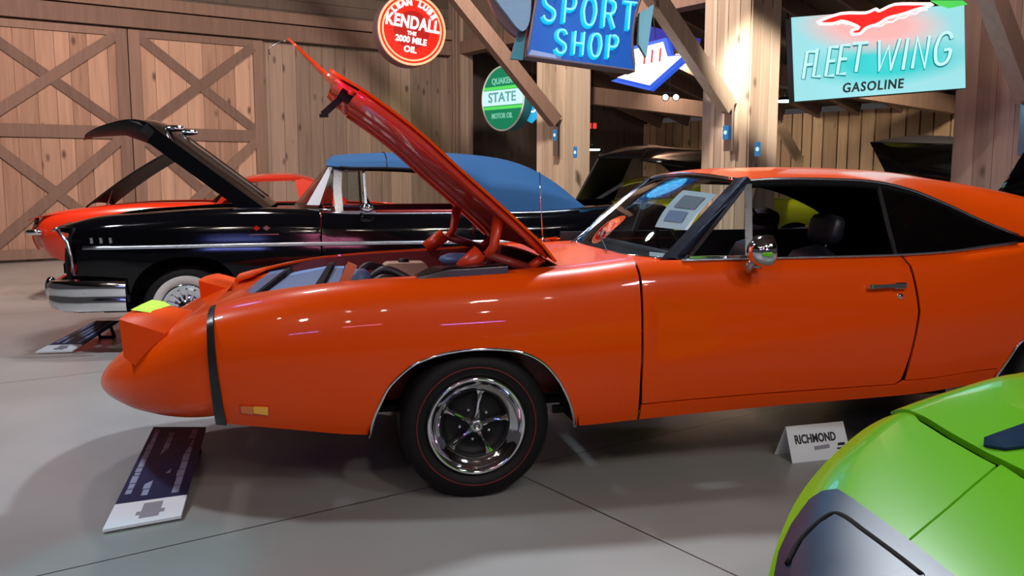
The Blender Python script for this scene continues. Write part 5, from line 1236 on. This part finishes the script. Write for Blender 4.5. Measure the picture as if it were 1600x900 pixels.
# ================================================================== FLOOR BOARDS AND CARD
def board(name, bl, br_, tr, tl, label, mat=m_navy, big=True):
    a, b, c_, d = [Vector(p) for p in (bl, br_, tr, tl)]; root = empty(name, (a + b) / 2 * 1, label=label, cat='sign board'); o0 = root.location.copy()
    n = (b - a).cross(d - a).normalized()
    if n.z < 0: n = -n
    def f(u, v, h=0): return a * (1-u) * (1-v) + b * u * (1-v) + c_ * u * v + d * (1-u) * v + n * h - o0
    def patch(nm, u0, u1, v0, v1, mt, h0, h1):
        vs = [f(u, v, h) for h in (h0, h1) for u, v in ((u0, v0), (u1, v0), (u1, v1), (u0, v1))]
        return mesh(nm, vs, [(0, 3, 2, 1), (4, 5, 6, 7), (0, 1, 5, 4), (1, 2, 6, 5), (2, 3, 7, 6), (3, 0, 4, 7)], mt, root)
    patch('panel', 0, 1, .20 if big else .0, 1, mat, -.012, 0); patch('white_strip', 0, 1, 0, .20, m_paper, -.012, .001)
    random.seed(3)
    for u0, u1, v0, v1 in ((.06, .16, .28, .97), (.34, .45, .50, .93), (.30, .41, .25, .46), (.52, .63, .45, .78), (.74, .86, .24, .98)):
        v = v0
        while v < v1 - .02:
            e = min(v1, v + random.uniform(.03, .10)); patch('text_block', u0 + random.uniform(0, .02), u1, v, e - .008, m_pale, 0, .002); v = e
    patch('engine_picture', .42, .68, .04, .17, m_grey, .001, .003); patch('engine_picture', .36, .74, .07, .10, m_grey, .001, .003)
    m = MB(); q = [f(.2, .9, -.012), f(.8, .9, -.012)]; 
    for p in q: m.bar(p, Vector((p.x, p.y + .08, .004 - o0.z)), .02, .02)
    m.bar(Vector((q[0].x, q[0].y + .08, .01 - o0.z)), Vector((q[1].x, q[1].y + .08, .01 - o0.z)), .02, .02); m.obj('stand', m_satin, root)
    return root
def G(px, py, z): p = onground(px, py, z); return p
board('information_board', G(160, 828, .02), G(283, 806, .02), G(322, 667, .14), G(240, 667, .14), 'navy information board with white strip on the floor under the orange nose')
board('information_board', G(55, 550, .02), G(113, 548, .02), G(186, 501, .16), G(150, 501, .16), 'dark information board lying before the black convertible front bumper')
# folded name card
c = onground(1283, 720); p0 = onground(1238, 724); p1 = onground(1330, 714)
ax = (p1 - p0).normalized(); nb = Vector((-ax.y, ax.x, 0)); w2 = (p1 - p0).length / 2
nc = empty('name_card', (p0 + p1) / 2, math.atan2(ax.y, ax.x), label='white folded name card standing on the floor beside the lime green car', cat='card')
H_ = .172
for nm, y0 in (('front_leaf', 0), ('back_leaf', .16)):
    vs = [(-w2, y0, 0), (w2, y0, 0), (w2 - .003, .075, H_), (-w2 + .003, .075, H_)]
    o = mesh(nm, vs, [(0, 1, 2, 3)], m_paper, nc); md = o.modifiers.new('t', 'SOLIDIFY'); md.thickness = .0015; md.offset = 0
tl = math.atan2(.075, H_)
def onleaf(x, h, k=.002): return Vector((x, h / H_ * .075 - k, h))
text('lettering', 'RICHMOND', .062, m_ink, nc, onleaf(-.015, .105, .003), rot=(math.pi/2 - tl, 0, 0), fat=.0018, sx=.74, ext=.0008)
m = MB(); m.box(-.085, .06, -.0006, .0006, -.010, .010); o = m.obj('grey_caption_strip', m_grey, nc); o.location = onleaf(.0, .060, .001); o.rotation_euler = (-tl, -.06, 0)
m = MB(); m.box(-.03, .03, -.001, .001, -.002, .002); o = m.obj('car_drawing', m_ink, nc); o.location = onleaf(w2 - .045, .065); o.scale = (.7, 1, 5)
m = MB(); m.box(-.03, .03, -.001, .001, -.004, .004); o = m.obj('car_drawing', m_ink, nc); o.location = onleaf(w2 - .045, .048)
# ================================================================== THE LIME GREEN CAR
SIL = [(1196, 935), (1203, 890), (1218, 840), (1240, 790), (1268, 748), (1305, 708), (1360, 664), (1424, 636), (1500, 611), (1600, 588), (1700, 566)]
def zb_(x): return .885 - .26 * max(0, (1.45 - x) / .95) ** 1.5
edge_pts = []
for px, py in SIL:
    z = .8
    for _ in range(20): p = onground(px, py, z); z = .5 * z + .5 * (zb_(p.x) - .04)
    edge_pts.append(onground(px, py, z))
GO = Vector((1.3, 1.9, 0))
gc = empty('lime_green_car', GO, label='lime green car corner with black panel, cut off by the lower right edge', cat='car')
EP = curve(edge_pts, 6)
def edist(x, y):
    best = 9; p = Vector((x, y))
    for i in range(len(EP) - 1):
        a, b = EP[i], EP[i + 1]; ab = Vector((b.x - a.x, b.y - a.y)); tt = max(0, min(1, (p - Vector(a[:2])).dot(ab) / max(1e-9, ab.length_squared)))
        best = min(best, (p - (Vector(a[:2]) + ab * tt)).length)
    return best
def gz_(x, y): return zb_(x) - .04 * math.exp(-(edist(x, y) / .06) ** 1.3)
def gs_hit(px, py):
    r = cray(px, py); z = .9
    for _ in range(12):
        k = (z - CAMH) / r.z; x, y = r.x * k, r.y * k; z = .5 * z + .5 * gz_(x, y)
    k = (z - CAMH) / r.z; return (r.x * k, r.y * k)
def gsurf(h=0): return lambda x, y: Vector((x, y, gz_(x, y) + h)) - GO
far_pts = [(2.6, EP[-1].y - .1), (2.6, .9), (.62, .75)]
body_plan = [(p.x, p.y) for p in EP[::2]] + far_pts
# panel gaps
hood_gap = [gs_hit(*p) for p in ((1424, 640), (1440, 657), (1480, 682), (1535, 713), (1600, 745), (1680, 785))]
lower_gap = [gs_hit(*p) for p in ((1556, 727), (1520, 757), (1480, 792), (1420, 842), (1366, 888), (1330, 925))]
side_pl = [(p.x, p.y) for p in EP if True]
# split outline at the hood gap start: nearest silhouette index
hi = min(range(len(EP)), key=lambda i: (EP[i].x - hood_gap[0][0]) ** 2 + (EP[i].y - hood_gap[0][1]) ** 2)
gapw = .006
def off(poly, d):
    out = []
    for i, p in enumerate(poly):
        a = Vector(poly[max(0, i - 1)]); b = Vector(poly[min(len(poly) - 1, i + 1)]); t_ = (b - a).normalized(); out.append((p[0] - t_.y * d, p[1] + t_.x * d))
    return out
hg_u = off(hood_gap, gapw); hg_l = off(hood_gap, -gapw)
hood_ol = [(p.x, p.y) for p in EP[hi:]] + [(2.6, hg_u[-1][1])] + hg_u[::-1][:-1]
lg_a = off(lower_gap, gapw * .5); lg_b = off(lower_gap, -gapw * .5)
print('lime', hood_gap, lower_gap, hi, len(EP))
skin('hood', hood_ol, gsurf(.010), m_green, gc, step=.025, thick=.02)
# junction of lower gap with the hood gap (index 3 region)
f_ol = [(p.x, p.y) for p in EP[:hi]] + hg_l[:4] + lower_gap[:] + [(.62, .80)]
skin('fender', f_ol, gsurf(0), m_green, gc, step=.022, thick=.02)
lowg2 = [(x + .006, y - .004) for x, y in lower_gap]
g_ol = lowg2[::-1] + [(lowg2[0][0] + .004, lowg2[0][1])] + hg_l[4:] + [(2.6, hg_l[-1][1]), (2.6, .9), (.9, .75)]
skin('bumper_cover', g_ol, gsurf(0), m_green, gc, step=.022, thick=.02)
skin('under_panel', [(p.x * 1 + .012, p.y - .012) for p in EP[::3]] + far_pts, gsurf(-.035), m_matte, gc, step=.08, thick=.01)
# flank below the edge
rings = []
for k in range(9):
    f = k / 8; row = []
    for i, p in enumerate(EP):
        a = EP[max(0, i - 1)]; b = EP[min(len(EP) - 1, i + 1)]; t_ = Vector((b.x - a.x, b.y - a.y, 0)).normalized(); o_ = Vector((-t_.y, t_.x, 0))
        bul = .035 * math.sin(min(1, f * 1.6) * math.pi * .5) - .06 * max(0, f - .5)
        row.append(Vector((p.x, p.y, p.z * (1 - f) + .22 * f)) + o_ * bul - GO)
    rings.append(row)
m = MB(); m.loft(rings, closed=False); m.obj('flank', m_green, gc, True)
# black panel with recessed inner shape
blk = [gs_hit(*p) for p in ((1209, 905), (1216, 868), (1236, 825), (1264, 786), (1284, 773), (1308, 770), (1330, 784), (1372, 815), (1430, 858), (1482, 900), (1530, 935), (1360, 960), (1212, 945))]
skin('black_panel', blk, gsurf(.010), m_stripe, gc, step=.015, thick=.006)
inn_ = [gs_hit(*p) for p in ((1226, 925), (1230, 890), (1248, 856), (1275, 828), (1300, 812), (1318, 816), (1350, 840), (1395, 874), (1440, 910), (1450, 935), (1330, 950))]
m = MB(); m.tube([gsurf(.012)(x, y) for x, y in [tuple(q) for q in curve([Vector(q) for q in inn_[1:-2]], 5)]], .007, 6); m.obj('panel_groove', m_matte, gc, True)
skin('inner_panel', [((x - inn_[4][0]) * .97 + inn_[4][0] + .004, (y - inn_[4][1]) * .97 + inn_[4][1] - .008) for x, y in inn_], gsurf(.016), m_stripe, gc, step=.02, thick=.006)
m = MB(); wp_ = [gs_hit(*p) for p in ((1536, 706), (1560, 697), (1600, 683), (1680, 655))]; wq = [gs_hit(*p) for p in ((1536, 706), (1570, 712), (1610, 707), (1690, 700))]
m.loft([[gsurf(.035)(*a), gsurf(.018)(*b), gsurf(.012)(*b), gsurf(.012)(*a)] for a, b in zip(wp_, wq)]); m.obj('hood_scoop_lip', m_stripe, gc, True, sharp=30)
m = MB(); m.lathe([(.24, .0), (.33, .02), (.34, .18), (.24, .2)], 40, c=(.35, -.55, .34)); m.obj('tyre', m_tyre, gc, True)
m = MB(); m.box(-.45, 1.2, -1.0, -.15, .2, .6); m.obj('chassis', m_matte, gc)
m = MB(); p = at(1246, 246, 17.0); q = at(1218, 196, 17.0)
m.bar((0, 0, 0), q - p, .12, .16, a=.8); m.bar((.03, 0, .03), (.03, 0, -p.z), .14, .14, a=.7); m.obj('trim_aisle_brace', m_tan, None, loc=p, kind='structure')
